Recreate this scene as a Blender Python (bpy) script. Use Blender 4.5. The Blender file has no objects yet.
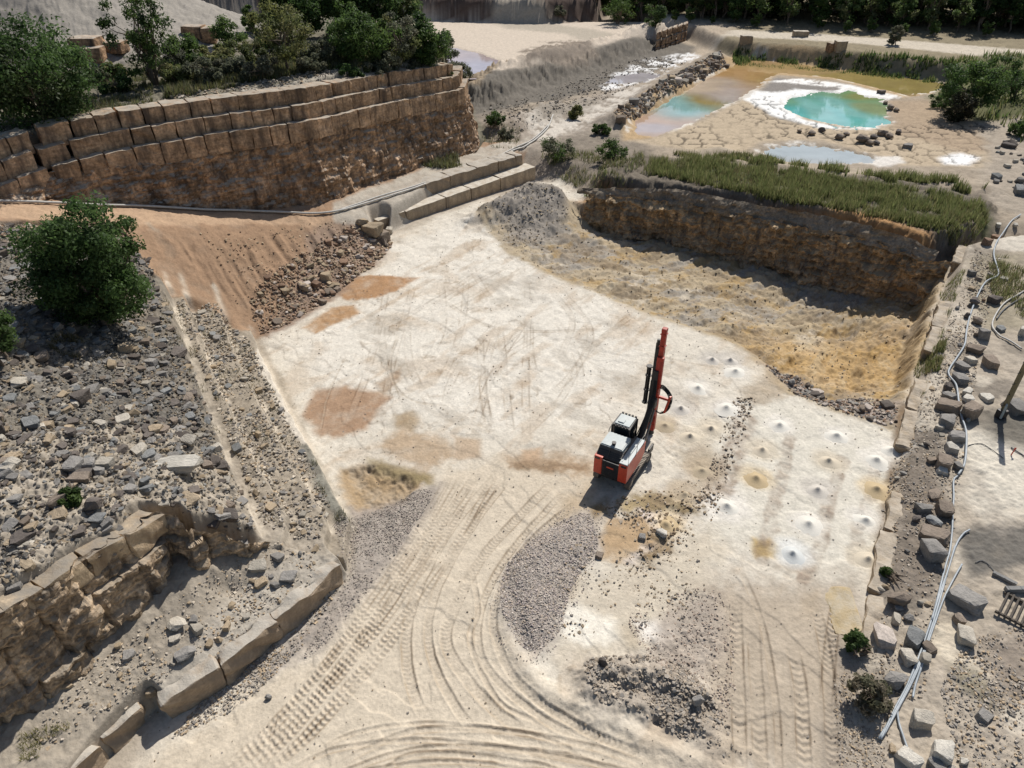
import bpy, bmesh, math, random
import numpy as np
from mathutils import Vector, Matrix
R = math.radians
S = bpy.context.scene
COL = S.collection
random.seed(7); rng = np.random.default_rng(7)

# ------------------------------------------------------------------ camera, sky, sun, exposure
CAMZ, PITCH, FPX = 30.0, R(35.0), 720.0
cd = bpy.data.cameras.new('camera'); cam = bpy.data.objects.new('camera', cd); COL.objects.link(cam)
cam.location = (0, 0, CAMZ); cam.rotation_euler = (R(90) - PITCH, 0, 0)
cd.sensor_width = 36.0; cd.lens = FPX / 1024 * 36.0; cd.clip_start = 0.1; cd.clip_end = 9000
S.camera = cam
SUN_AZ, SUN_EL = R(27.0), R(47.0)
w = bpy.data.worlds.new('World'); S.world = w; w.use_nodes = True
nt = w.node_tree; nt.nodes.clear()
sky = nt.nodes.new('ShaderNodeTexSky'); sky.sky_type = 'NISHITA'; sky.sun_disc = False
sky.sun_elevation = SUN_EL; sky.sun_rotation = SUN_AZ; sky.air_density = 1.0; sky.dust_density = 1.2
bg = nt.nodes.new('ShaderNodeBackground'); bg.inputs['Strength'].default_value = 0.068
wo = nt.nodes.new('ShaderNodeOutputWorld')
nt.links.new(sky.outputs[0], bg.inputs['Color']); nt.links.new(bg.outputs[0], wo.inputs['Surface'])
sd = bpy.data.lights.new('sun', 'SUN'); sd.energy = 4.3; sd.angle = R(0.53); sd.color = (1.0, 0.955, 0.89)
sun = bpy.data.objects.new('sun', sd); COL.objects.link(sun)
SV = Vector((math.sin(SUN_AZ) * math.cos(SUN_EL), math.cos(SUN_AZ) * math.cos(SUN_EL), math.sin(SUN_EL)))
sun.rotation_euler = SV.to_track_quat('Z', 'Y').to_euler(); sun.location = (60, 120, 130)
S.view_settings.view_transform = 'Standard'; S.view_settings.look = 'None'
S.view_settings.exposure = 0.20; S.view_settings.gamma = 1.0
S.render.engine = 'CYCLES'
S.cycles.max_bounces = 5; S.cycles.diffuse_bounces = 3; S.cycles.transparent_max_bounces = 6

# ------------------------------------------------------------------ survey helpers: sight lines of the drone to world points
CP, SP = math.cos(PITCH), math.sin(PITCH)
def ray(px, py):
    u = (px - 512.0) / FPX; v = (384.0 - py) / FPX
    return np.array([u, CP + v * SP, -SP + v * CP])
def P(px, py, z=0.0):
    d = ray(px, py); t = (z - CAMZ) / d[2]
    return (d[0] * t, d[1] * t)
def PW(pts, z=0.0):
    return np.array([P(p[0], p[1], p[2] if len(p) > 2 else z) for p in pts])
def depth_at(x, y, z):
    return y * CP + (CAMZ - z) * SP

# ------------------------------------------------------------------ noise
def _h(ix, iy, s):
    a = (ix.astype(np.int64) * 374761393 + iy.astype(np.int64) * 668265263 + s * 974711) & 0xFFFFFFFF
    a = ((a ^ (a >> 13)) * 1274126177) & 0xFFFFFFFF
    return ((a ^ (a >> 16)) & 0xFFFF).astype(np.float32) / 65535.0
def vn(x, y, s=0):
    xi = np.floor(x); yi = np.floor(y); fx = (x - xi).astype(np.float32); fy = (y - yi).astype(np.float32)
    fx = fx * fx * (3 - 2 * fx); fy = fy * fy * (3 - 2 * fy)
    a = _h(xi, yi, s); b = _h(xi + 1, yi, s); c = _h(xi, yi + 1, s); d = _h(xi + 1, yi + 1, s)
    return (a * (1 - fx) + b * fx) * (1 - fy) + (c * (1 - fx) + d * fx) * fy
def fbm(x, y, scale, octs=4, s=0, gain=0.5):
    t = np.zeros(x.shape, np.float32); a = 1.0; n = 0; X = x / scale; Y = y / scale
    for o in range(octs):
        t += a * vn(X + 17.3 * o, Y - 9.1 * o, s + o); n += a; a *= gain; X = X * 2.03; Y = Y * 2.03
    return t / n * 2 - 1          # -1..1
def sst(a, b, x):
    t = np.clip((x - a) / (b - a), 0, 1); return t * t * (3 - 2 * t)

def sdf(poly, x, y):              # positive inside
    n = len(poly); d2 = np.full(x.shape, 1e18); ins = np.zeros(x.shape, bool)
    for i in range(n):
        ax, ay = poly[i]; bx, by = poly[(i + 1) % n]
        ex, ey = bx - ax, by - ay; L = ex * ex + ey * ey + 1e-12
        t = np.clip(((x - ax) * ex + (y - ay) * ey) / L, 0, 1)
        dx = x - ax - t * ex; dy = y - ay - t * ey
        np.minimum(d2, dx * dx + dy * dy, out=d2)
        if ey != 0:
            c = ((ay > y) != (by > y)) & (x < (bx - ax) * (y - ay) / ey + ax)
            ins ^= c
    d = np.sqrt(d2)
    return np.where(ins, d, -d)
def catmull(pts, n=8):
    p = np.array(pts, float); out = []
    q = np.vstack([2 * p[0] - p[1], p, 2 * p[-1] - p[-2]])
    for i in range(1, len(q) - 2):
        for t in np.linspace(0, 1, n, endpoint=False):
            a, b, c, d = q[i - 1], q[i], q[i + 1], q[i + 2]
            out.append(0.5 * (2 * b + (c - a) * t + (2 * a - 5 * b + 4 * c - d) * t * t + (3 * b - a - 3 * c + d) * t ** 3))
    out.append(p[-1]); return np.array(out)
def polydist(line, x, y):         # distance, signed side, arc length
    best = np.full(x.shape, 1e18); side = np.zeros(x.shape); arc = np.zeros(x.shape); s0 = 0.0
    for i in range(len(line) - 1):
        ax, ay = line[i]; bx, by = line[i + 1]
        ex, ey = bx - ax, by - ay; L = math.hypot(ex, ey) + 1e-9
        t = np.clip(((x - ax) * ex + (y - ay) * ey) / (L * L), 0, 1)
        dx = x - ax - t * ex; dy = y - ay - t * ey; d = dx * dx + dy * dy
        m = d < best; best[m] = d[m]; arc[m] = s0 + t[m] * L
        side[m] = np.sign(ex * dy[m] - ey * dx[m]); s0 += L
    return np.sqrt(best), side, arc, s0
def soft(poly):                   # rounded outline
    p = np.asarray(poly); q = catmull(np.vstack([p, p[:2]]), 6); return q[3:-3]
def tps(ctrl):                    # smooth height through surveyed points (px, py, z)
    c = np.array([P(*k) for k in ctrl]); z = np.array([k[2] for k in ctrl], float); n = len(z)
    A = np.zeros((n + 1, n + 1)); D = np.linalg.norm(c[:, None] - c[None], axis=2)
    A[:n, :n] = D + np.eye(n) * 0.15; A[:n, n] = 1; A[n, :n] = 1
    wt = np.linalg.solve(A, np.append(z, 0)); lo, hi = z.min() - .3, z.max() + .5
    def f(x, y):
        r = np.full(x.shape, wt[n])
        for i in range(n): r += wt[i] * np.hypot(x - c[i, 0], y - c[i, 1])
        return np.clip(r, lo, hi)
    return f

# ------------------------------------------------------------------ terrain sheet (one sheet out to the horizon, finer where it is near)
ys = [2.0]
while ys[-1] < 260:
    y = ys[-1]; st = max(0.052, (y * y + 900) / 21600 * 0.88)
    if y < 13: st = 0.4
    ys.append(y + st)
st = 3.0
while ys[-1] < 5200: ys.append(ys[-1] + st); st *= 1.22
ys = np.array([-60, -30, -10, -3] + ys)
NU = 1400
u_in = np.linspace(-1, 1, NU)
u_out = 1 + np.cumsum(np.geomspace(0.012, 1.1, 24))
us = np.concatenate([-u_out[::-1], u_in, u_out])
def halfw(y): return 0.711 * 1.09 * (np.maximum(y, 5) * CP + CAMZ * SP) + 2
GY, GU = np.meshgrid(ys, us, indexing='ij')
X = (GU * halfw(GY)).ravel(); Y = GY.ravel(); NV = X.size
Z = np.zeros(NV); AMP = np.full(NV, 0.02)
C = np.zeros((NV, 3), np.float32); C[:] = (.50, .45, .38)
N1 = fbm(X, Y, 6.0, 5, 1); N2 = fbm(X, Y, 6.0, 5, 21); N3 = fbm(X, Y, 1.3, 4, 41); N4 = fbm(X, Y, .45, 3, 61)

def near(poly, m):
    lo = poly.min(0) - m; hi = poly.max(0) + m
    return np.nonzero((X > lo[0]) & (X < hi[0]) & (Y > lo[1]) & (Y < hi[1]))[0]
def sheet(poly, zf, wd, amp=None, warp=0.0):
    poly = np.asarray(poly); i = near(poly, 1)
    d = sdf(poly, X[i] + warp * N3[i], Y[i] + warp * N4[i]); t = sst(0, wd, d)
    zt = zf(X[i], Y[i]) if callable(zf) else zf
    Z[i] = Z[i] * (1 - t) + zt * t
    if amp is not None: AMP[i] = AMP[i] * (1 - t) + amp * t
def roughen(poly, amp, wd=1.0):
    i = near(poly, 1); t = sst(0, wd, sdf(poly, X[i], Y[i])); AMP[i] = AMP[i] * (1 - t) + amp * t
def ridge(line, h, hw, warp=0.5):
    line = np.asarray(line); i = near(line, hw * 3 + 2)
    d, _, _, _ = polydist(line, X[i] + warp * N3[i], Y[i] + warp * N4[i]); Z[i] += h * np.exp(-(d / hw) ** 2)
def paint(poly, col, wd=0.5, warp=0.5, op=1.0, noise=0.0, thr=None):
    poly = np.asarray(poly); i = near(poly, 2 + warp)
    d = sdf(poly, X[i] + warp * (N1[i] + .7 * N3[i]), Y[i] + warp * (N2[i] + .7 * N4[i]))
    t = sst(-wd / 2, wd / 2, d) * op
    if wd <= 1 and op == 1: t = t * np.clip(.97 + .35 * N3[i] + .2 * N4[i], .5, 1)
    if thr is not None: t = t * sst(thr - .15, thr + .15, N3[i] * .6 + N1[i] * .4 + .3 * N4[i])
    c = np.array(col, np.float32)[None] * (1 + noise * (N3[i] * .6 + N4[i] * .5))[:, None]
    C[i] = C[i] * (1 - t[:, None]) + c * t[:, None]

# --- sheets, far to near
far = [(-3000, 92), (-60, 92), (-14, 92)]
back = np.vstack([PW([(482, 158, 1.2), (520, 160, 1.5), (556, 170, 1.8), (587, 190, 2), (700, 203, 2), (767, 214, 2), (850, 232, 2), (930, 257, 1.8), (990, 240, 2)]),
                  [(400, 70), (3000, 70), (5000, 5500), (-5000, 5500), (-5000, 95), (-14, 95)]])
f_back = lambda x, y: 1.8 + 0.2 * fbm(x, y, 25, 3, 5)
sheet(back, f_back, 5.0, .10)
# right strip beside the pit
f_right = tps([(890, 580, .45), (940, 480, .7), (1000, 700, .6), (1024, 400, 1.2), (965, 300, 1.3), (990, 240, 1.9), (1024, 200, 2), (900, 760, .2), (870, 690, .15), (1100, 500, 1.1), (1100, 768, .6)])
rs_edge = [(958, 243, 1.6), (945, 285, 1.3), (925, 350, 1.0), (907, 410, .8), (893, 470, .6), (882, 540, .5), (870, 600, .4), (858, 650, .25), (850, 720, .1), (850, 840, 0)]
rstrip = np.vstack([PW(rs_edge), [(60, -40), (900, -40), (900, 75)], PW([(1100, 225, 2), (1000, 232, 2)])])
sheet(rstrip, f_right, 1.0, .07)
# beige flats behind the grey ridge, back scarp, road bank
flats = PW([(440, 82, 3.2), (500, 78, 3.2), (560, 66, 3.2), (625, 45, 3.2), (680, 36, 3.2), (690, 20, 3.2), (540, 20, 3.2), (380, 17, 3.2), (380, 60, 3.2)])
sheet(flats, 3.2, 3, .05)
scarp = np.vstack([PW([(360, 19, 3.2), (440, 21, 3.2), (540, 24, 3.2), (600, 20, 3.2)]), [(60, 420), (-400, 420), (-300, 185)]])
sheet(scarp, lambda x, y: 8.2 - .012 * np.maximum(x + 30, 0) + .5 * fbm(x, y, 20, 3, 9), 2.5, .3)
bank = np.vstack([PW([(722, 55, 1.8), (735, 58, 1.8), (800, 63, 1.8), (870, 73, 1.8), (950, 82, 1.8), (985, 84, 1.8), (1024, 82, 2), (1300, 110, 2)]), [(700, 160), (3000, 200), (3000, 5400), (30, 5400), (28, 200)]])
sheet(bank, lambda x, y: 4.3 + .2 * fbm(x, y, 30, 3, 11), 3.0, .15)
greenb = PW([(935, 98), (955, 72), (1000, 66), (1300, 80), (1300, 190), (1030, 150), (1000, 122), (975, 118)], 2)
sheet(greenb, 3.2, 6, .25)
ridge(PW([(496, 100, 2), (520, 88, 2), (560, 77, 2), (600, 66, 2), (640, 54, 2), (664, 44, 2)]) + np.array([-2.0, 3.0]), 2.7, 3.8, 1.6)
ridge(PW([(500, 128), (530, 118), (550, 108)], 2), 1.2, 3, 1)
ridge(PW([(640, 125), (672, 100), (705, 78), (735, 60)], 2) + np.array([-3.2, 1.2]), 1.5, 2.4, .5)      # causeway
sheet(PW([(588, 184), (625, 188), (672, 195), (712, 201), (767, 210), (850, 227), (925, 247), (982, 238), (1002, 206), (920, 186), (800, 170), (700, 158), (640, 158), (596, 166)], 2), lambda x, y: 2.75 + .25 * fbm(x, y, 5, 3, 19), 1.7, .2, .5)     # reed berm
ridge(PW([(720, 150), (770, 166), (850, 176), (930, 184), (985, 188)], 2), .5, 1.6, .4)
# ponds
pondA = PW([(622, 119), (630, 135), (655, 139), (692, 125), (724, 110), (748, 97), (768, 84), (782, 74), (830, 78), (890, 92), (908, 97), (935, 93), (950, 86), (930, 80), (868, 73), (800, 64), (757, 58), (735, 62), (715, 72), (685, 86), (655, 102)], 1.7)
pondB = PW([(777, 107), (786, 97), (800, 95), (815, 90), (836, 92), (852, 88), (866, 96), (880, 97), (893, 106), (890, 118), (898, 123), (874, 129), (842, 127), (822, 123), (800, 118)], 1.7)
pondC = PW([(752, 150), (770, 145), (800, 142), (832, 146), (866, 152), (888, 159), (880, 165), (830, 166), (780, 163)], 1.7)
pondD = PW([(430, 44), (458, 47), (484, 53), (518, 66), (500, 74), (462, 78), (440, 70)], 3.2)
pondE = PW([(596, 83), (612, 74), (640, 70), (668, 74), (650, 82), (620, 84)], 1.9)
for pd, lev in ((pondA, 1.1), (pondB, .9), (pondC, 1.1), (pondE, 1.2)): sheet(pd, lev, 3.0, .02, .8)
sheet(pondD, 2.5, 3, .02, .8)
mud = PW([(628, 140), (660, 136), (700, 120), (745, 99), (775, 90), (800, 118), (880, 127), (960, 118), (1005, 126), (990, 168), (900, 166), (885, 158), (820, 140), (760, 142), (740, 152), (690, 150)], 1.8)
roughen(mud, .03)

# left rubble terrace, ramp, benches
f_rub = tps([(0, 230, 9.7), (-160, 240, 11), (100, 240, 7.4), (140, 250, 6.2), (160, 264, 5.5), (176, 310, 4.9), (192, 364, 4.5), (225, 450, 4.0), (262, 532, 2.8), (95, 330, 7.3), (30, 280, 9), (0, 350, 9), (0, 450, 8.6), (100, 430, 7), (60, 500, 7.5),
             (150, 470, 6.2), (190, 500, 5.6), (240, 520, 3.8), (215, 520, 4.7), (187, 522, 5.7), (147, 509, 6.4), (127, 529, 6.6), (82, 554, 7.0), (52, 574, 7.2), (0, 605, 7.5), (-150, 680, 8), (-150, 300, 10.5), (-150, 450, 9.5)])
b4 = PW([(248, 322, 1.0), (290, 410, .9), (308, 441, .85), (351, 521, .8), (345, 560, .9), (262, 545, .9), (160, 330, .9), (150, 264, 1)])
b3 = PW([(214, 290, 2.4), (240, 362, 1.8), (285, 445, 1.6), (331, 526, 1.5), (325, 560, 1.5), (240, 545, 1.6), (150, 330, 1.6), (150, 260, 1.6)])
b2 = PW([(179, 277, 3.9), (212, 367, 3.1), (245, 440, 2.5), (290, 515, 2.1), (285, 550, 2.1), (200, 545, 2.5), (140, 330, 3), (140, 262, 4)])
rub_edge = [(160, 262, 5.4), (176, 310, 4.9), (192, 364, 4.5), (225, 450, 4.0), (262, 534, 2.7), (240, 536, 3.5), (215, 526, 4.5), (187, 523, 5.5), (168, 506, 6.2), (147, 509, 6.4), (127, 529, 6.6), (82, 554, 7.0), (52, 574, 7.2), (0, 605, 7.5), (-150, 690, 8)]
re_ = PW(rub_edge); tg_ = np.gradient(re_, axis=0); tg_ /= np.linalg.norm(tg_, axis=1)[:, None]; re_[5:] += np.column_stack([tg_[5:, 1], -tg_[5:, 0]]) * .3      # set back behind the rock face
rub = np.vstack([re_, [(-45, 4), (-160, 4), (-160, 56), (-60, 52)], PW([(0, 223, 9.6), (100, 226, 7.4), (130, 238, 6.7)])])
L1 = PW([(345, 556, 1.45), (328, 577, 1.45), (256, 630, 1.45), (219, 663, 1.45), (160, 700, 1.45), (148, 690, 1.45), (122, 715, 1.4), (97, 740, 1.4), (60, 790, 1.4), (-50, 880, 1.8), (-420, 900, 1.8), (-420, 560, 2), (0, 560, 2), (190, 470, 2), (262, 510, 2), (315, 530, 1.6)])
sheet(L1, tps([(330, 565, 1.42), (256, 625, 1.5), (219, 655, 1.52), (160, 694, 1.5), (100, 680, 2.1), (190, 590, 2.9), (215, 570, 2.9), (250, 552, 2.5), (285, 545, 2.0), (50, 700, 2.3), (20, 760, 1.9), (-100, 760, 2.2), (150, 640, 2.3), (97, 740, 1.4), (230, 590, 1.95)]), .35, .06)
sheet(b4, tps([(248, 322, 1.1), (290, 410, .95), (351, 521, .85), (150, 264, 1.2), (262, 545, .9)]), .16, .06, .15)
sheet(b3, tps([(214, 290, 2.5), (240, 362, 1.9), (285, 445, 1.65), (331, 526, 1.55), (150, 260, 2.6), (240, 545, 1.7)]), .18, .08, .2)
sheet(b2, tps([(179, 277, 4.0), (212, 367, 3.2), (245, 440, 2.65), (290, 515, 2.2), (140, 262, 4.2), (200, 545, 2.5)]), .2, .08, .25)
sheet(rub, f_rub, .35, .24, .15)
f_ramp = tps([(-150, 215, 12), (0, 207, 9.9), (100, 208, 7.8), (150, 208, 6.8), (200, 210, 5.6), (255, 212, 4.3), (330, 210, 3.2), (380, 200, 2.7), (430, 184, 2.4), (480, 166, 2.1), (525, 150, 1.9),
              (0, 222, 9.7), (100, 222, 7.6), (150, 231, 6.5), (200, 226, 5.4), (255, 224, 4.1), (310, 220, 3.1), (352, 216, 2.6),
              (205, 280, 3.3), (260, 265, 2.4), (310, 250, 1.9), (262, 332, 0), (300, 312, 0), (337, 288, 0), (388, 248, 0), (124, 240, 7.0), (140, 264, 5.9), (158, 284, 5.0), (176, 297, 3.8), (206, 306, 2.6), (232, 326, 1.3), (152, 258, 5.5), (166, 268, 4.9), (182, 281, 3.9), (202, 290, 3.0), (220, 299, 2.2), (240, 317, 1.1), (285, 290, 1.0), (350, 245, 1.2)])
ramp = PW([(-200, 225, 12), (0, 226, 9.7), (100, 226, 7.5), (124, 240, 7.1), (140, 264, 5.9), (160, 284, 5.0), (176, 296, 3.9), (206, 306, 2.6), (232, 326, 1.3), (252, 338, .5), (258, 337, 0), (300, 318, 0), (340, 290, 0), (390, 250, 0), (386, 228, 0), (376, 222, 1.1), (378, 216, 2.5), (440, 183, 2.4), (520, 154, 2.3),
           (530, 140, 2), (478, 140, 2.6), (470, 150, 2.6), (410, 165, 3), (330, 190, 3.2), (250, 190, 4.3), (150, 185, 6.8), (0, 180, 9.9), (-200, 180, 12)])
sheet(ramp, f_ramp, .9, .07)
# benches' own steps and the plateau above the big wall (surveyed crest of the top row)
wall_base = [(-130, 203, 12.0), (0, 203, 10.0), (75, 205.5, 8.2), (150, 207, 6.8), (255, 212, 4.3), (330, 205, 3.2), (411, 174, 2.8), (473, 152, 2.4)]
WB = PW(wall_base)
W3 = [10.5, 10.7, 11.25, 11.55, 11.5, 11.2, 10.5, 9.6]        # top of the third row along the wall
nrm = []
for i in range(len(WB)):
    a = WB[max(i - 1, 0)]; b = WB[min(i + 1, len(WB) - 1)]; t = (b - a) / np.linalg.norm(b - a); nrm.append((-t[1], t[0]))
NRM = np.array(nrm)
crest = WB + NRM * 4.0
f_plat = lambda x, y: np.interp(x, [-60, -38, -24, -14, -5], [13.1, 13.2, 14.0, 13.7, 12.1]) + .25 * fbm(x, y, 7, 3, 33)
back_edge = [(-3, 96), (-6, 112), (-20, 125), (-200, 125), (-200, 50)]
plat = np.vstack([crest - NRM * .35, back_edge])
i_ = near(plat, 1); d_ = sdf(plat, X[i_], Y[i_])
# the face is abrupt, the east and north flanks slope
tt = sst(0, .8, d_) * 1.0
face_d, _, _, _ = polydist(crest, X[i_], Y[i_])
flank = sst(0, 9.0, np.minimum(d_, 9)); tt = np.where(d_ < face_d - .05, np.minimum(tt, flank), tt)
Z[i_] = Z[i_] * (1 - tt) + f_plat(X[i_], Y[i_]) * tt; AMP[i_] = AMP[i_] * (1 - tt) + .22 * tt
heap = np.array([(-200, 74), (-70, 77), (-48, 82), (-38, 92), (-36, 112), (-42, 130), (-60, 190), (-300, 190), (-300, 60)])
hd = sdf(heap, X, Y); Z += np.where(hd > 0, np.minimum(hd * .42, 17) * (1 + .14 * N1), 0)
AMP[:] = np.where(hd > 1, .18, AMP)
# lower pit
f_pit = tps([(490, 232, -.1), (512, 252, -.2), (545, 272, -.2), (580, 285, -.25), (610, 298, -.25), (640, 310, -.3), (672, 320, -.3), (700, 330, -.3), (735, 343, -.3), (790, 392, -.3), (830, 405, -.4), (860, 414, -.4), (890, 426, -.3),
             (587, 226, -2.6), (652, 238, -2.9), (724, 247, -3), (767, 256, -3.1), (850, 265, -3.2), (920, 272, -2.6), (700, 285, -2.2), (640, 270, -1.9), (780, 310, -3.4), (850, 335, -4.0), (850, 385, -2.4), (810, 370, -1.9), (895, 330, -2.7), (885, 385, -1.7),
             (740, 320, -1.6), (570, 250, -1.3), (530, 230, -.3), (545, 205, .9), (560, 190, 1.6), (520, 208, .9), (495, 216, .5)])
pit = PW([(472, 211, .6), (490, 234, 0), (512, 255, 0), (545, 275, 0), (580, 288, 0), (610, 301, 0), (640, 313, 0), (672, 323, 0), (700, 333, 0), (735, 346, 0), (762, 366, 0), (790, 396, 0), (830, 412, 0), (860, 421, 0), (892, 433, .2), (903, 410, .7), (922, 350, .9), (942, 285, 1.2), (952, 250, 1.5),
          (934, 257, 1.6), (850, 233, 1.6), (767, 216, 1.6), (712, 206, 1.6), (672, 198, 1.6), (587, 190, 1.7), (575, 186, 1.8), (555, 184, 1.7), (520, 190, 1.2)])
sheet(pit, f_pit, 1.2, .11, .35)
pi_ = near(pit, 0); pw_ = sst(0, 2.0, sdf(pit, X[pi_], Y[pi_])); pu, pv = X[pi_] * .75 + Y[pi_] * .66, Y[pi_] * .75 - X[pi_] * .66
Z[pi_] += pw_ * (.30 * fbm(pu * .45, pv * 1.2, .7, 4, 421) + .42 * fbm(pu * .45, pv, 1.9, 5, 401, .6) + .30 * N1[pi_] + .16 * np.abs(fbm(pu, pv * .6, .8, 3, 411)))
ridge(PW([(478, 214), (510, 204), (545, 190)], .8), .9, 1.6, .6)
# small forms on the floor
g1 = soft(PW([(586, 514), (598, 545), (572, 588), (558, 634), (526, 650), (502, 612), (506, 568), (540, 534)]))
sheet(g1, .32, 1.2, .05, .3)
ridge(PW([(592, 682), (610, 674), (650, 680), (695, 698)]), .55, .7, .5); ridge(PW([(590, 700), (640, 708), (690, 726), (725, 750)]), .35, .6, .4)
ridge(PW([(500, 600), (508, 645), (535, 682), (580, 712), (650, 742), (730, 776)]), .22, .45, .2)
roughen(PW([(575, 650), (640, 640), (720, 600), (735, 700), (725, 768), (640, 735), (580, 700)]), .10, 1)
roughen(PW([(325, 480), (360, 460), (430, 480), (420, 560), (350, 640), (260, 700), (210, 690), (345, 560)]), .06, 1)
d_hole = PW([(338, 470), (370, 462), (425, 480), (400, 510), (350, 520)]); sheet(d_hole, -.35, 1.0, .12, .4)
sheet(PW([(590, 545), (650, 490), (720, 450), (800, 380), (770, 372), (690, 420), (640, 470), (600, 520)]), -.03, 1, .06)
# rilled dirt slope and ridge gullies
ri = near(ramp, 0); rl = fbm(X[ri] * 1.0 + Y[ri] * .8, (Y[ri] - X[ri]) * .12, .8, 3, 77)
dm = sst(0, 2, sdf(PW([(130, 236, 6.5), (200, 228, 5.4), (310, 222, 3.1), (370, 220, 2), (390, 248, 0), (300, 315, 0), (260, 334, 0), (200, 285, 3.5)]), X[ri], Y[ri])); Z[ri] += (.30 * rl + .10 * np.abs(N3[ri])) * dm
Z += AMP * (1.3 * N3 + .9 * N4 + .5 * fbm(X, Y, .2, 2, 71) * (Y < 70))
Z += .05 * N1 * (Y < 60)

# ------------------------------------------------------------------ what the ground is made of
fl = PW([(240, 300), (380, 240), (480, 200), (560, 180), (960, 420), (900, 700), (880, 900), (100, 900), (150, 720), (340, 560)])
C[:] = np.array([.40, .345, .275]) * (1 + .10 * N1 + .08 * N3)[:, None]
def paints(l):
    for a in l: paint(*a[:2], **a[2])
white, sand, cream = (.60, .548, .46), (.54, .468, .365), (.55, .49, .40)
GREY = (.21, .19, .165)
# far ground: forest floor, grey salt plain, ridge, road
paint(np.array([(-4000, 175), (3000, 175), (5000, 5500), (-5000, 5500)]), (.10, .10, .055), wd=10, warp=4)
paint(back, (.33, .275, .21), wd=3, warp=1.5, noise=.25)
paint(bank, (.24, .20, .13), wd=2, warp=1, noise=.3)
paint(PW([(690, 40), (730, 36), (860, 44), (1024, 60), (1400, 90), (1400, 80), (1024, 49), (860, 37), (735, 30), (690, 33)], 4.3), (.52, .46, .37), wd=1.5, warp=.8)
paint(PW([(640, 30), (700, 28), (735, 36), (690, 60), (640, 50)], 2.5), (.40, .33, .25), wd=4, warp=2)
paint(PW([(478, 120), (512, 100), (600, 82), (680, 55), (700, 40), (640, 32), (560, 45), (480, 72), (440, 90)], 3), (.155, .138, .115), wd=3, warp=1, noise=.35)
paint(flats, (.55, .47, .38), wd=2, warp=.6)
paint(PW([(520, 60), (560, 52), (590, 50), (600, 58), (560, 68), (520, 72)], 3.2), (.24, .2, .16), wd=2, warp=2)
paint(PW([(520, 52), (545, 42), (590, 40), (605, 46), (570, 56), (530, 58)], 3.2), (.22, .18, .14), wd=2, warp=2.5, thr=-.1)
paint(PW([(420, 82), (470, 52), (520, 68), (500, 72), (480, 90)], 3.2), (.33, .26, .18), wd=1)
paint(scarp, (.105, .075, .06), wd=2, warp=1.5, noise=.35)
paint(PW([(500, 3), (560, 8), (600, 17), (640, 12), (560, 0), (480, -6)], 8), (.4, .35, .28), wd=3, warp=2)
paint(PW([(490, 140), (540, 110), (600, 92), (640, 85), (660, 95), (600, 135), (560, 160), (500, 158)], 2), (.31, .265, .215), wd=3, warp=2, noise=.4)
paint(PW([(500, 128), (545, 108), (600, 96), (650, 84), (640, 98), (600, 118), (560, 138), (510, 145)], 2), (.55, .50, .43), wd=1.5, warp=2, thr=.0)
paint(PW([(555, 140), (600, 128), (640, 140), (660, 158), (600, 170), (560, 165)], 2), (.20, .17, .135), wd=2, warp=1.5, noise=.4, op=.85)
paint(PW([(470, 116), (500, 108), (530, 118), (540, 140), (500, 150), (480, 140)], 2), (.26, .215, .17), wd=2, warp=1.5, noise=.4, op=.8)
paint(PW([(535, 112), (580, 98), (600, 100), (590, 112), (545, 122)], 2), (.28, .245, .2), wd=3, warp=1.5)
salt = (.80, .79, .77)
paint(PW([(598, 88), (622, 72), (652, 58), (690, 50), (705, 56), (680, 66), (650, 80), (610, 90)], 2), (.72, .71, .69), wd=2, warp=1.6, thr=.0)
paint(PW([(620, 128), (655, 104), (690, 84), (725, 66), (712, 60), (670, 84), (630, 110), (606, 126)], 2), (.23, .195, .155), wd=1.5, warp=.8, noise=.4)
paint(mud, (.44, .355, .25), wd=1.5, warp=.8, noise=.08)
paint(PW([(625, 140), (650, 137), (720, 108), (760, 88), (775, 75), (835, 80), (905, 98), (940, 92), (945, 84), (800, 60), (735, 56), (650, 100), (615, 120)], 1.8), (.42, .30, .17), wd=1.5, warp=.6, noise=.12)
paint(PW([(752, 100), (775, 78), (830, 84), (880, 92), (900, 100), (880, 104), (850, 92), (815, 94), (790, 102), (784, 110), (800, 124), (770, 116)], 1.8), (.22, .20, .18), wd=1.5, warp=.4)
paint(PW([(748, 100), (757, 91), (772, 92), (800, 90), (832, 91), (845, 85), (868, 90), (892, 101), (884, 106), (850, 94), (815, 95), (795, 101), (786, 108), (806, 120), (850, 128), (880, 126), (874, 130), (820, 127), (775, 116)], 1.8), (.80, .79, .76), wd=1.2, warp=.9, thr=-.5)
paint(PW([(768, 82), (800, 79), (850, 85), (905, 97), (890, 99), (850, 89), (790, 84)], 1.8), (.80, .78, .74), wd=.9, warp=.9, thr=-.3)
paint(PW([(938, 158), (960, 152), (978, 156), (970, 165), (945, 165)], 1.8), salt, wd=1.5, warp=.6)
paint(PW([(860, 158), (900, 156), (905, 163), (880, 168)], 1.8), (.66, .62, .56), wd=1, warp=.5)
paint(PW([(880, 100), (930, 100), (1010, 122), (1010, 150), (960, 152), (900, 135)], 1.8), (.36, .275, .19), wd=3, warp=1, noise=.2)
paint(greenb, (.13, .13, .06), wd=3, warp=2, noise=.35)
paint(PW([(975, 120), (1030, 120), (1100, 200), (1024, 215), (985, 200), (985, 150)], 2), (.34, .29, .23), wd=2, warp=1, noise=.3)
paint(PW([(585, 176), (640, 158), (720, 166), (800, 176), (990, 192), (1002, 236), (940, 258), (850, 240), (700, 212), (585, 196)], 2.2), (.16, .135, .105), wd=1.5, warp=.8, noise=.35)
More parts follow.
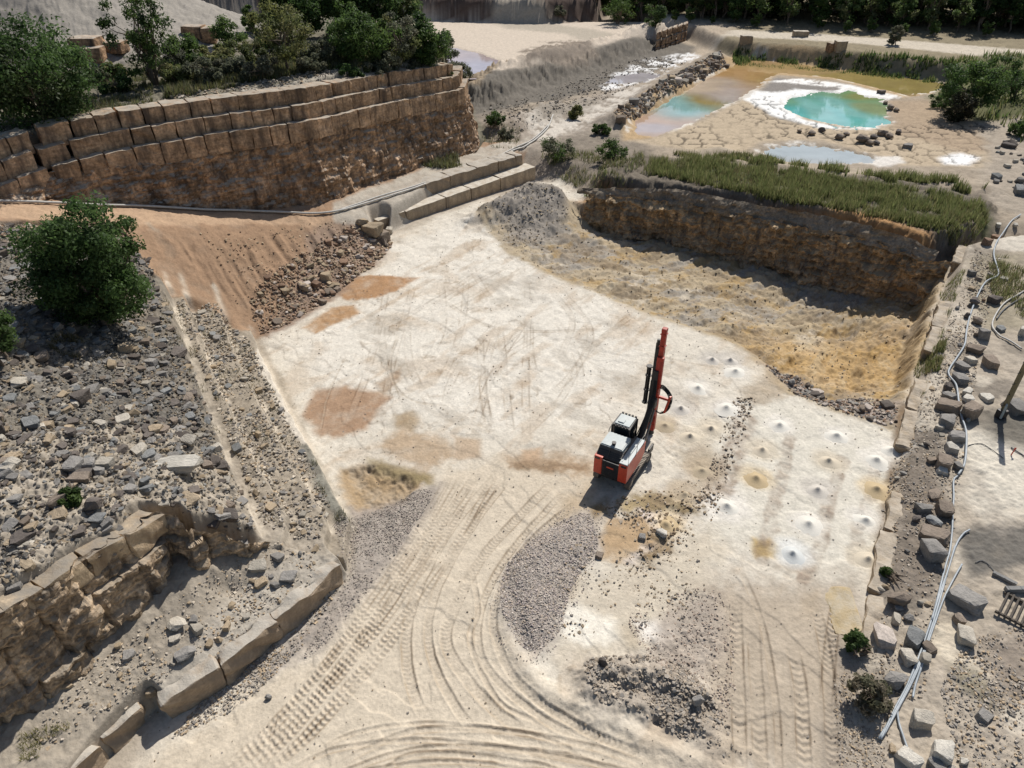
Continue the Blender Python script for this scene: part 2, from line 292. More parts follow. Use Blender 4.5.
paint(PW([(700, 180), (800, 190), (960, 215), (990, 225), (985, 205), (860, 186), (700, 165)], 2.6), (.09, .10, .045), wd=2, warp=1, noise=.3)
paint(PW([(690, 148), (740, 155), (800, 166), (880, 178), (960, 188), (960, 183), (880, 170), (800, 160), (740, 150)], 2), (.38, .32, .24), wd=1, warp=.6)
# pit floor
paint(fl, white, wd=1.5, warp=.8)
paint(PW([(400, 240), (480, 210), (540, 180), (560, 186), (500, 230), (560, 290), (660, 330), (620, 420), (480, 430), (330, 400), (290, 340), (380, 290)]), (.65, .605, .525), wd=4, warp=2)
i = near(fl, 0); a = fbm(X[i] * .8 - Y[i] * .55, (X[i] * .55 + Y[i] * .8) * .28, 1.1, 5, 91); b = fbm(X[i], Y[i], 3.2, 4, 95)
inside = sst(0, 1, sdf(fl, X[i], Y[i]))
m = (sst(.10, .45, a) * .55 + sst(.12, .5, b) * .5)[:, None] * inside[:, None]
C[i] = C[i] * (1 - m) + np.array([.47, .385, .29]) * m
a2 = sst(.16, .5, fbm(X[i] * .6 + Y[i] * .8, (Y[i] * .6 - X[i] * .8) * .35, 1.7, 5, 191))[:, None] * inside[:, None] * .55
C[i] = C[i] * (1 - a2) + np.array([.40, .36, .30]) * a2
crackl = np.abs(fbm(X[i], Y[i], 2.6, 4, 131)); cm = (1 - sst(.006, .022, crackl)) * sst(.0, .35, b) * inside * .28
C[i] *= (1 - cm * .55)[:, None]; Z[i] -= cm * .03
lay = fbm(X[i] + .4 * Y[i], Y[i] * .8, 8.5, 5, 311, .55); brk = sst(-.25, .25, fbm(X[i], Y[i], 4.0, 3, 315)) * inside
for lv in (-.22, .02, .26):       # edges where one bed of stone laps over the next
    ln_ = (1 - sst(.003, .013, np.abs(lay - lv))) * brk; ln_ = ln_ * sst(.1, .45, fbm(X[i], Y[i], 3.0, 3, 317)); C[i] *= 1 - (ln_ * .3)[:, None] * np.array([.9, 1, 1.1]); Z[i] += .04 * sst(lv - .01, lv + .01, lay) * inside
sp = sst(.30, .55, fbm(X[i], Y[i], .55, 3, 331)) * inside * sst(-.2, .4, b) * .5; C[i] = C[i] * (1 - sp[:, None]) + np.array([.30, .235, .165]) * sp[:, None]
road = PW([(440, 470), (500, 455), (600, 470), (590, 510), (530, 550), (500, 600), (520, 660), (600, 715), (720, 768), (760, 900), (80, 900), (140, 768), (210, 720), (300, 660), (350, 600), (400, 540)])
paint(road, (.555, .48, .375), wd=2, warp=.8)
drillpad = PW([(700, 430), (770, 395), (830, 412), (915, 445), (895, 520), (870, 600), (760, 560), (690, 545), (700, 480)])
paint(drillpad, (.60, .56, .475), wd=2.5, warp=1.2)
st_o = (.36, .215, .115)
paints([(PW([(330, 292), (345, 278), (385, 276), (420, 278), (405, 288), (375, 299), (345, 300)]), st_o, dict(wd=.6, warp=.5)),
        (PW([(300, 328), (330, 308), (352, 306), (358, 314), (340, 322), (315, 334)]), (.38, .235, .125), dict(wd=.6, warp=.4)),
        (PW([(304, 415), (312, 390), (345, 384), (372, 390), (392, 396), (378, 410), (368, 428), (335, 436), (314, 434)]), (.34, .225, .145), dict(wd=.7, warp=.4)),
        (PW([(393, 415), (412, 410), (418, 420), (410, 432), (395, 428)]), (.33, .25, .16), dict(wd=.7, warp=.4)),
        (PW([(372, 445), (400, 428), (440, 440), (455, 458), (420, 466), (390, 458)]), (.42, .32, .22), dict(wd=1, warp=.8)),
        (PW([(372, 382), (398, 368), (402, 376), (380, 392)]), (.36, .27, .19), dict(wd=.6, warp=.5)),
        (PW([(338, 470), (370, 462), (430, 478), (415, 490), (395, 512), (350, 522), (345, 500)]), (.34, .245, .145), dict(wd=1, warp=.6, noise=.3)),
        (PW([(365, 458), (430, 476), (432, 486), (400, 480), (370, 470)]), (.26, .205, .11), dict(wd=.8, warp=.5)),
        (PW([(452, 436), (480, 440), (480, 458), (452, 460)]), (.45, .35, .25), dict(wd=.5, warp=.2)),
        (PW([(500, 458), (530, 455), (600, 462), (596, 476), (545, 476), (505, 468)]), (.38, .275, .18), dict(wd=1.2, warp=.8, noise=.3, op=.8)),
        (PW([(520, 452), (540, 450), (538, 464), (522, 466)]), (.46, .33, .22), dict(wd=.6, warp=.3)),
        (PW([(560, 500), (600, 480), (590, 510), (560, 524)]), (.40, .30, .19), dict(wd=1.5, warp=.8, op=.7)),
        (PW([(596, 540), (610, 520), (640, 516), (662, 524), (660, 545), (636, 566), (600, 562)]), (.42, .30, .18), dict(wd=.6, warp=.4)),
        (PW([(618, 500), (650, 492), (700, 498), (690, 515), (650, 516), (625, 512)]), (.33, .26, .15), dict(wd=.8, warp=.6, noise=.4)),
        (PW([(640, 512), (662, 516), (664, 548), (640, 562), (636, 572), (622, 562), (655, 540), (650, 525)]), (.66, .58, .54), dict(wd=.6, warp=.5)),
        (PW([(556, 622), (576, 592), (590, 612), (620, 618), (616, 640), (575, 642)]), (.70, .64, .53), dict(wd=.8, warp=.5)),
        (PW([(634, 620), (660, 624), (675, 636), (655, 648), (636, 636)]), (.74, .68, .60), dict(wd=.7, warp=.4)),
        (PW([(550, 580), (580, 575), (570, 600), (555, 600)]), (.42, .32, .18), dict(wd=.8, warp=.6)),
        (PW([(618, 628), (634, 626), (640, 644), (622, 646)]), (.40, .31, .19), dict(wd=.8, warp=.5)),
        (PW([(752, 542), (768, 540), (782, 552), (775, 562), (754, 560)]), (.40, .285, .12), dict(wd=.5, warp=.3)),
        (PW([(800, 600), (818, 594), (818, 622), (800, 620)]), (.47, .36, .21), dict(wd=.8, warp=.4)),
        (PW([(845, 635), (866, 628), (868, 646), (846, 648)], .3), (.43, .31, .13), dict(wd=.5, warp=.3)),
        (PW([(768, 636), (780, 620), (790, 660), (800, 688), (790, 690), (775, 665)]), (.66, .61, .53), dict(wd=.6, warp=.4)),
        (PW([(680, 490), (725, 480), (750, 510), (738, 525), (700, 520)]), (.66, .62, .55), dict(wd=1.2, warp=.6)),
        (PW([(556, 590), (620, 560), (700, 530), (725, 560), (700, 610), (640, 650), (560, 655)]), (.52, .455, .355), dict(wd=2, warp=1, op=.8)),
        (PW([(556, 622), (576, 600), (600, 616), (618, 622), (612, 640), (575, 642)]), (.74, .69, .59), dict(wd=.8, warp=.5)),
        (PW([(634, 622), (656, 622), (674, 636), (655, 647), (638, 638)]), (.80, .75, .67), dict(wd=.7, warp=.4)),
        (PW([(590, 508), (606, 500), (612, 514), (596, 522)]), (.25, .18, .10), dict(wd=.8, warp=.5)),
        (PW([(640, 498), (690, 492), (712, 506), (690, 518), (655, 514)]), (.25, .19, .11), dict(wd=1, warp=.9, thr=-.15)),
        (PW([(648, 536), (664, 530), (668, 552), (650, 566), (640, 560)]), (.23, .165, .09), dict(wd=.7, warp=.6)),
        (PW([(680, 455), (712, 440), (730, 470), (712, 500), (690, 496)]), (.38, .305, .21), dict(wd=1.5, warp=1, op=.7, noise=.3)),
        (PW([(700, 590), (860, 570), (868, 640), (850, 780), (705, 780), (720, 680)]), (.36, .295, .225), dict(wd=2.5, warp=1.2, op=.72, noise=.2)),
        (PW([(872, 560), (880, 500), (900, 440), (912, 440), (898, 520), (884, 600)]), (.26, .185, .115), dict(wd=.9, warp=.5, op=.85, noise=.3)),
        (PW([(740, 390), (770, 372), (800, 392), (780, 402), (755, 405)]), (.34, .27, .19), dict(wd=1, warp=.8, op=.7)),
        (PW([(500, 462), (590, 466), (588, 474), (540, 472), (505, 470)]), (.27, .19, .12), dict(wd=.9, warp=.8, thr=-.1))])
for pl in (PW([(640, 498), (690, 490), (720, 506), (690, 522), (668, 556), (640, 572), (620, 560), (650, 530)]), PW([(590, 505), (610, 498), (612, 516), (596, 524)])): roughen(pl, .14, .6); k = near(pl, 0); Z[k] += (.14 * N3[k] + .12 * N4[k]) * sst(0, .6, sdf(pl, X[k], Y[k]))
# pad: brown wheel marks and dark cut bands
for pts, wd_, op in (([(745, 420), (730, 460), (715, 500)], 1.7, 1.0), ([(790, 440), (782, 470), (775, 500), (762, 560)], .9, .75), ([(842, 460), (832, 490), (820, 540), (805, 580)], .9, .85), ([(875, 470), (862, 520), (850, 560)], .8, .6), ([(725, 405), (700, 440), (690, 470), (660, 500)], 1.2, .3)):
    ln = catmull(PW(pts)); k = near(ln, 3); d, _, arc, _ = polydist(ln, X[k] + .3 * N3[k], Y[k] + .3 * N4[k])
    t = (1 - sst(wd_ * .3, wd_ * .6, d)) * op * (.55 + .6 * N4[k] + .3 * N3[k]).clip(0, 1)
    C[k] = C[k] * (1 - t[:, None]) + np.array([.29, .225, .17]) * t[:, None]; Z[k] -= t * (.06 - .10 * N4[k] - .06 * N3[k])
ga = (.38, .335, .29)
paint(g1, ga, wd=.9, warp=.5, noise=.2)
paint(PW([(330, 520), (400, 495), (440, 485), (420, 530), (370, 590), (330, 640), (270, 680), (240, 690), (300, 620), (350, 560)]), (.30, .26, .225), wd=1.2, warp=.7, noise=.2, op=.85)
paint(PW([(580, 655), (625, 655), (680, 660), (705, 695), (735, 720), (720, 768), (690, 745), (640, 715), (590, 706)]), (.31, .265, .215), wd=1.4, warp=.9, noise=.25, op=.85)
paint(PW([(660, 610), (720, 600), (735, 640), (720, 690), (690, 680), (640, 660)]), (.37, .315, .26), wd=1.2, warp=.8, noise=.25, op=.85)
paint(PW([(720, 600), (830, 600), (860, 640), (850, 780), (720, 780)]), (.43, .36, .275), wd=2, warp=1, op=.75, noise=.12)
paint(PW([(830, 640), (880, 650), (900, 780), (830, 790)], .1), (.30, .255, .205), wd=1, warp=.8, noise=.25)
# ramp and dirt slope, foot rubble
paint(ramp, (.305, .197, .124), wd=.8, warp=.4, noise=.1)
paint(PW([(-200, 206, 11), (0, 204, 9.8), (150, 209, 6.8), (260, 214, 4.2), (340, 214, 3), (340, 220, 3), (255, 222, 4.2), (150, 224, 6.7), (0, 219, 9.7), (-200, 222, 12)]), (.42, .29, .19), wd=.8, warp=.4)
paint(PW([(250, 300), (300, 262), (345, 240), (385, 238), (392, 252), (340, 292), (300, 318), (262, 336), (250, 325)], .2), (.27, .195, .145), wd=1, warp=.6, noise=.3)
paint(PW([(335, 218, 3), (375, 218, 2.6), (440, 184, 2.4), (530, 144, 2), (530, 135, 2), (470, 152, 2.4), (411, 174, 2.8), (335, 206, 3)]), (.42, .375, .31), wd=.6, warp=.4, noise=.2)
# rubble terrace, benches, ledge
paint(rub, (.185, .165, .135), wd=.5, warp=.3, noise=.35)
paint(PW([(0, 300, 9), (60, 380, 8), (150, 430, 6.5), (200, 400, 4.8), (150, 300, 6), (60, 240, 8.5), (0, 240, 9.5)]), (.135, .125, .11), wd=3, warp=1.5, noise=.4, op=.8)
i = near(rub, 0); t = (sst(.0, .4, fbm(X[i], Y[i], 3.0, 4, 701)) * sst(0, .5, sdf(rub, X[i], Y[i])) * .75)[:, None]; C[i] = C[i] * (1 - t) + np.array([.235, .20, .155]) * t
paint(PW([(110, 450, 7), (190, 470, 5.8), (215, 520, 5), (150, 500, 6.4), (60, 545, 7.2), (60, 500, 7.4)]), (.34, .29, .225), wd=2, warp=1, noise=.25, op=.8)
bn = PW([(160, 264, 3), (182, 277, 3), (255, 325, 1), (351, 521, .9), (345, 560, 1), (262, 530, 3), (225, 450, 3.5), (192, 364, 4)])
paint(bn, (.31, .265, .205), wd=.8, warp=.5, noise=.3)
paint(PW([(258, 350, .9), (292, 408, .9), (312, 438, .9), (304, 445, .9), (282, 418, .9), (252, 358, .9)]), (.60, .54, .45), wd=.4, warp=.2)
paint(PW([(300, 446, .9), (312, 442, .9), (352, 518, .9), (338, 530, .9)]), (.21, .20, .165), wd=.5, warp=.3, noise=.4)
paint(PW([(124, 234, 7.0), (200, 225, 5.4), (300, 222, 3.2), (312, 250, 2), (264, 335, 0), (238, 329, 1.2), (208, 307, 2.6), (179, 297, 3.8), (158, 283, 5), (142, 262, 5.9)]), (.29, .19, .12), wd=.7, warp=.5, noise=.15)
paint(L1, (.34, .295, .235), wd=.5, warp=.4, noise=.28)
paint(PW([(345, 556, 1.5), (326, 576, 1.5), (256, 630, 1.5), (160, 700, 1.5), (146, 685, 1.7), (230, 600, 1.8), (300, 555, 1.6)]), (.40, .36, .30), wd=.8, warp=.5, noise=.15)
for ln_, zc in (([(160, 264, 5.4), (176, 310, 4.9), (192, 364, 4.5), (225, 450, 4.0), (258, 522, 3.4)], 1), ([(179, 277, 4), (212, 367, 3.2), (245, 440, 2.65), (288, 512, 2.2)], 1), ([(214, 290, 2.5), (240, 362, 1.9), (285, 445, 1.65), (329, 522, 1.55)], 1), ([(248, 322, 1.1), (290, 410, .95), (350, 519, .85)], 1)):
    L_ = PW(ln_); k = near(L_, 2); d, s_, _, _ = polydist(L_, X[k] + .12 * N3[k], Y[k] + .12 * N4[k]); s_ = s_ * d
    t = (np.exp(-((s_ - .12) / .22) ** 2) * np.clip(.6 + 1.2 * N3[k], .0, 1))[:, None]; C[k] = C[k] * (1 - t) + np.array([.56, .495, .40]) * t     # worn lip of each step, its sunlit brightness painted into the colour
# plateau, heap
paint(plat, (.165, .15, .11), wd=.8, warp=.6, noise=.35)
paint(np.vstack([crest - NRM * .2, (crest + NRM * 1.3)[::-1]]), (.46, .41, .34), wd=.8, warp=.9, noise=.35, op=.7)
paint(heap, (.225, .205, .18), wd=2, warp=1, noise=.1)
paint(np.array([(-50, 84), (-34, 92), (-34, 130), (-60, 160), (-60, 110)]), (.29, .265, .23), wd=5, warp=2)
# lower pit
paint(pit, (.35, .285, .195), wd=.8, warp=.5, noise=.25)
i = near(pit, 0); q = sst(0, 1.2, sdf(pit, X[i], Y[i]))
for sd_, col_, lo_ in ((201, (.34, .235, .11), .04), (221, (.29, .265, .23), .04), (241, (.23, .18, .12), .12), (261, (.47, .41, .32), .2)):
    t = sst(lo_, lo_ + .2, fbm((X[i] * .75 + Y[i] * .66) * .5, Y[i] * .75 - X[i] * .66, 2.6, 6, sd_, .68)) * q * .85
    C[i] = C[i] * (1 - t[:, None]) + np.array(col_) * t[:, None]
paint(PW([(740, 330, -2), (800, 345, -3), (860, 330, -3), (930, 300, -2), (900, 400, -1), (840, 402, -1), (780, 380, -1)]), (.42, .265, .10), wd=7, warp=2.5, op=.7)
i = near(pit, 0); q = sst(0, 1.5, sdf(pit, X[i], Y[i])); an = np.arctan2(Y[i] - 62, X[i] - 33); rr = np.hypot(X[i] - 33, Y[i] - 62); st_ = fbm(an * 14, rr * .22, .9, 4, 901, .6)
t = sst(.12, .4, st_) * q * .5; C[i] = C[i] * (1 - t[:, None]) + np.array([.46, .37, .24]) * t[:, None]; t = sst(.1, .4, -st_) * q * .5; C[i] = C[i] * (1 - t[:, None]) + np.array([.21, .155, .095]) * t[:, None]; Z[i] += .14 * st_ * q
paint(PW([(472, 211), (495, 225), (520, 240), (560, 240, -1), (575, 205), (555, 186, 1.6), (500, 195, 1.2)]), (.275, .245, .21), wd=2, warp=1, noise=.35)
paint(PW([(580, 188, 1.6), (672, 203, 1.6), (767, 221, 1.6), (850, 238, 1.6), (930, 261, 1.6), (925, 270, -1), (850, 255, -2), (724, 238, -2), (652, 228, -2), (590, 215, -2)]), (.38, .22, .10), wd=1.4, warp=1.1, noise=.6)
paint(PW([(762, 368), (790, 392), (830, 408), (895, 430), (900, 405), (860, 400), (820, 396), (800, 380)], -.4), (.34, .28, .24), wd=1, warp=.6, noise=.3)
# right strip
paint(rstrip, (.40, .345, .275), wd=.6, warp=.4, noise=.2)
i = near(rstrip, 0); i = i[(X[i] < 75) & (Y[i] < 90)]; t = (sst(.05, .4, fbm(X[i], Y[i], 2.4, 5, 501)) * sst(0, 1, sdf(rstrip, X[i], Y[i])) * .8)[:, None]; C[i] = C[i] * (1 - t) + np.array([.19, .165, .135]) * t
t = (sst(.15, .4, fbm(X[i] * .7, Y[i], 2.8, 4, 521)) * sst(0, 1, sdf(rstrip, X[i], Y[i])) * .8)[:, None]; C[i] = C[i] * (1 - t) + np.array([.55, .49, .40]) * t
paints([(PW([(905, 430, .8), (945, 440, .9), (935, 480, .7), (950, 520, .6), (930, 600, .4), (880, 600, .4), (893, 500, .6)]), (.20, .168, .135), dict(wd=1, warp=.6, noise=.3)),
        (PW([(955, 530, .6), (1040, 520, .8), (1040, 560, .8), (990, 570, .6), (960, 575, .5)]), (.15, .138, .12), dict(wd=1, warp=.5, noise=.15)),
        (PW([(965, 440, .9), (1020, 430, 1), (1040, 500, .8), (985, 520, .6), (960, 500, .6)]), (.60, .55, .46), dict(wd=2, warp=1)),
        (PW([(962, 470, .8), (975, 470, .8), (1010, 530, .6), (1000, 540, .6)]), (.34, .30, .25), dict(wd=1.2, warp=.9, op=.6)),
        (PW([(930, 622, .4), (955, 622, .4), (965, 650, .4), (990, 680, .4), (980, 690, .4), (945, 660, .4), (925, 645, .4)]), (.58, .51, .40), dict(wd=.6, warp=.3)),
        (PW([(945, 660, .4), (975, 670, .4), (1005, 700, .4), (990, 712, .4), (960, 690, .4)]), (.19, .17, .12), dict(wd=.9, warp=.5, noise=.4, op=.8)),
        (PW([(985, 640, .5), (1040, 620, .6), (1040, 720, .5), (1000, 690, .5)]), (.25, .21, .17), dict(wd=2, warp=1, noise=.25)),
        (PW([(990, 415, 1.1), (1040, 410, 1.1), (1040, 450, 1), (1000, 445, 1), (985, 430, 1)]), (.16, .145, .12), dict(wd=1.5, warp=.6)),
        (PW([(970, 260, 1.5), (1024, 255, 1.6), (1040, 330, 1.3), (985, 330, 1.3)]), (.30, .26, .19), dict(wd=2, warp=1, noise=.3)),
        (PW([(1000, 712, .4), (1040, 700, .4), (1040, 740, .4), (1010, 735, .4)]), (.55, .49, .40), dict(wd=.5, warp=.2)),
        (PW([(895, 460, .6), (903, 430, .7), (915, 400, .8), (905, 395, .8), (890, 440, .5), (872, 560, .4), (880, 570, .4)]), (.20, .145, .095), dict(wd=.5, warp=.4, noise=.3))])
paint(PW([(1004, 230, 2), (1040, 236, 2), (1040, 252, 2), (985, 246, 2)]), (.55, .50, .42), wd=.6, warp=.3)

for pd in (pondA, pondB, pondC):  # crust left along the waterline
    k = near(pd, 2); s_ = sdf(pd, X[k] + .8 * N3[k], Y[k] + .8 * N4[k]); t = (np.exp(-((s_ - .5) / .55) ** 2) * sst(-.1, .35, N3[k] + .6 * N1[k]) * .8)[:, None]; C[k] = C[k] * (1 - t) + np.array([.70, .67, .61]) * t

# ------------------------------------------------------------------ wheel tracks pressed into the haul road
def track(pts, wd_=.55, depth=.05, sp=.28, bar=.018, lip=.028, chev=.5, col=(.40, .335, .255), op=.55, z=0.0):
    ln = catmull(PW(pts, z), 10); k = near(ln, 1.5); d, sd_, arc, Lt = polydist(ln, X[k] + .05 * N3[k], Y[k] + .05 * N3[k])
    ins = 1 - sst(wd_ * .42, wd_ * .56, d); ends = sst(0, 2.5, arc) * (1 - sst(Lt - 2.5, Lt, arc)); wear = np.clip(.75 + 1.1 * fbm(X[k], Y[k], 2.2, 3, 601) + .5 * N3[k], .0, 1.1)
    ph = np.sin(2 * np.pi * (arc / sp + d * chev / sp))
    ends = ends * (.55 + .45 * sst(-.35, .2, fbm(X[k], Y[k], 4.0, 3, 611)))
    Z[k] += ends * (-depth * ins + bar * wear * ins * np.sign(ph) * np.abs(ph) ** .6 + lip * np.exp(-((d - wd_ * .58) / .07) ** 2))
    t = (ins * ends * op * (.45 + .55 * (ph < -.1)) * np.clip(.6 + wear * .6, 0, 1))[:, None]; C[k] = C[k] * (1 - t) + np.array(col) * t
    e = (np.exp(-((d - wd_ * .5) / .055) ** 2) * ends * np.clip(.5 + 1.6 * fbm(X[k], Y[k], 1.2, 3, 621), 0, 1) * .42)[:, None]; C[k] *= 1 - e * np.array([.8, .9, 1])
T = track
for off, n_ in ((0, 0), (7, 4), (14, -3), (23, 2), (30, 4), (44, 5), (51, 1)):
    T([(452 + off, 470), (417 + off, 530 + n_), (374 + off, 595), (324 + off, 665 - n_), (262 + off, 735), (212 + off + n_, 778)], .30, .012, .27, .034, .004, .4, (.38, .315, .24), .4)
T([(500, 470), (450, 530), (418, 590), (406, 636), (412, 690), (432, 728)], .5, .05, .24)
T([(512, 474), (470, 530), (434, 598), (430, 650), (452, 702), (478, 734)], .42, .07, .24, .012)
T([(560, 476), (490, 548), (456, 606), (446, 640), (470, 684), (515, 726), (540, 738)], .55, .04, .22)
T([(470, 560), (478, 610), (470, 640), (498, 700), (552, 728)], .25, .05, .3, .004, .04)
T([(566, 490), (512, 550), (484, 600), (478, 640), (492, 674), (545, 720), (590, 742)], .38, .06, .24, .015)
T([(480, 470), (430, 540), (385, 610), (330, 680)], .5, .03, .22, .02)
T([(585, 496), (528, 545), (497, 600), (496, 640), (520, 684), (580, 728), (660, 762)], .4, .05, .24)
for dy, x0_, x1_, k_ in ((0, 0, -30, 4), (7, 30, 40, -2), (17, -25, 10, 5), (26, 10, 60, -3), (31, 60, -20, 3), (40, -10, 30, 0)):
    T([(300 + x0_, 766 + dy), (350 + x0_ * .7, 740 + dy - k_), (420, 724 + dy), (500, 726 + dy + k_), (570 + x1_ * .6, 741 + dy), (620 + x1_, 764 + dy)], .2 + .03 * (dy % 4), .022, .5, .003, .03, op=.35)
T([(735, 585), (736, 640), (738, 700), (740, 800)], .6, .05, .36, .03, .03, op=.2); T([(752, 620), (756, 680), (762, 800)], .6, .05, .36, .03, .02, op=.3)
T([(790, 640), (800, 690), (806, 800)], .6, .05, .36, .03, .03, op=.2); T([(812, 600), (826, 660), (835, 800)], .55, .05, .3, .03)
T([(735, 560), (760, 620), (775, 700), (780, 800)], .3, .06, .4, .01, .02); T([(838, 590), (830, 650), (824, 720)], .55, .04, .3, .04, op=.2)
T([(480, 330), (482, 380), (490, 440)], .5, .01, .3, .012, .008, op=.25); T([(500, 325), (505, 380), (512, 440)], .5, .01, .3, .012, .008, op=.25)
T([(550, 290), (572, 320), (560, 360)], .5, .01, .3, .01, .01, op=.35); T([(560, 290), (590, 330), (575, 370), (545, 400)], .5, .015, .3, .01, .015, op=.35)
T([(400, 330), (390, 370), (410, 400), (470, 410)], .2, .02, .5, .0, .02, op=.5); T([(620, 345), (680, 362), (735, 372)], .16, .02, .5, 0, .01, op=.6)
T([(350, 350), (330, 390), (318, 440)], .16, .02, .5, 0, .01, op=.5); T([(440, 300), (500, 330), (620, 330)], .3, .01, .5, 0, .01, op=.3)
T([(520, 440), (560, 400), (590, 350), (640, 310)], .5, .012, .3, .012, .01, op=.25); T([(425, 320), (470, 300), (540, 260)], .5, .01, .3, .01, .01, op=.25)
for k_ in range(9):                # older passes of the rig and loaders across the stone
    x0_, y0_ = rng.uniform(380, 620), rng.uniform(235, 330); x1_, y1_ = x0_ + rng.uniform(-130, 60), y0_ + rng.uniform(60, 150)
    for o_2 in (0, 26): T([(x0_ + o_2, y0_), ((x0_ + x1_) / 2 + rng.uniform(-18, 18) + o_2, (y0_ + y1_) / 2), (x1_ + o_2 * 1.25, y1_)], .5, .006, .28, .008, .006, op=.22, col=(.44, .385, .315))
T([(690, 480), (650, 440), (600, 410)], .5, .012, .3, .01, .01, op=.2)

# drill cutting cones: positions, radius, tone ('w' white, 't' tan, 'g' grey)
CONES = [(779, 426, 'w'), (762, 450, 't'), (756, 478, 'o'), (727, 506, 'w'), (836, 436, 'w'), (828, 461, 't'), (817, 490, 'g'), (808, 524, 'w'), (792, 554, 'b'),
         (876, 460, 'w'), (876, 489, 'o'), (865, 520, 'w'), (867, 560, 't'), (726, 408, 'w'), (698, 388, 'w'), (681, 408, 'g'), (711, 428, 't'), (690, 436, 't'), (702, 470, 'd'), (685, 493, 'd'),
         (666, 525, 'o'), (712, 360, 'g'), (730, 361, 'g'), (665, 425, 'd'), (891, 450, 'w'), (735, 372, 'w')]
for px, py, t_ in CONES:
    x0, y0 = P(px, py); k = near(np.array([(x0, y0)]), 2.2); d = np.hypot(X[k] - x0, (Y[k] - y0)) + .25 * N3[k] + .2 * N4[k]
    t = ((1 - sst(.6, 1.45, d)) * .8)[:, None]; cc = {'w': (.66, .62, .55), 't': (.56, .49, .38), 'o': (.58, .47, .31), 'g': (.52, .48, .42), 'b': (.64, .64, .61), 'd': (.42, .34, .24)}[t_]
    C[k] = C[k] * (1 - t) + np.array(cc) * t

# ------------------------------------------------------------------ terrain mesh
nr, nc = len(ys), len(us)
def H(x, y):
    x = np.atleast_1d(np.asarray(x, float)); y = np.atleast_1d(np.asarray(y, float))
    fi = np.interp(y, ys, np.arange(nr)); fu = np.interp(x / halfw(y), us, np.arange(nc))
    i0 = np.clip(fi.astype(int), 0, nr - 2); j0 = np.clip(fu.astype(int), 0, nc - 2); a = fi - i0; b = fu - j0; G = Z.reshape(nr, nc)
    return (G[i0, j0] * (1 - b) + G[i0, j0 + 1] * b) * (1 - a) + (G[i0 + 1, j0] * (1 - b) + G[i0 + 1, j0 + 1] * b) * a
_t = np.geomspace(12, 420, 900)
def hit(px, py):
    """where the sight line through a pixel of the survey photo meets the ground"""
    d = ray(px, py); p = _t[:, None] * d[None]; g = H(p[:, 0], p[:, 1]); below = (CAMZ + p[:, 2]) < g
    k = int(np.argmax(below)) if below.any() else len(_t) - 1
    lo, hi = _t[max(k - 1, 0)], _t[k]
    for _ in range(12):
        m = (lo + hi) / 2; q = m * d
        if CAMZ + q[2] < H(q[0], q[1])[0]: hi = m
        else: lo = m
    q = hi * d; return q[0], q[1], float(H(q[0], q[1])[0])

def mesh_from(name, V, F, n, smooth=False, col=None):
    """V (k,3); F flat index array of polygons with n corners each"""
    me = bpy.data.meshes.new(name); V = np.asarray(V, np.float32); F = np.asarray(F, np.int32).ravel()
    me.vertices.add(len(V)); me.vertices.foreach_set('co', V.ravel())
    me.loops.add(len(F)); me.loops.foreach_set('vertex_index', F)
    k = len(F) // n; me.polygons.add(k); me.polygons.foreach_set('loop_start', np.arange(0, k * n, n, dtype=np.int32))
    me.polygons.foreach_set('use_smooth', np.full(k, smooth)); me.update(calc_edges=True)
    if col is not None:
        at = me.color_attributes.new('Col', 'FLOAT_COLOR', 'POINT'); cc = np.ones((len(V), 4), np.float32); cc[:, :3] = col; at.data.foreach_set('color', cc.ravel())
    return me
def link(name, me, mat=None, parent=None):
    o = bpy.data.objects.new(name, me); COL.objects.link(o)
    if mat is not None and me is not None and len(me.materials) == 0: me.materials.append(mat)
    if parent is not None: o.parent = parent
    return o
def tag(o, label=None, cat=None, group=None, kind=None):
    if label: o['label'] = label
    if cat: o['category'] = cat
    if group: o['group'] = group
    if kind: o['kind'] = kind
    return o
def thing(name, label, cat, loc=(0, 0, 0), rotz=0.0, group=None):
    o = bpy.data.objects.new(name, None); COL.objects.link(o); o.location = loc; o.rotation_euler = (0, 0, rotz); o.empty_display_size = .3
    return tag(o, label, cat, group)

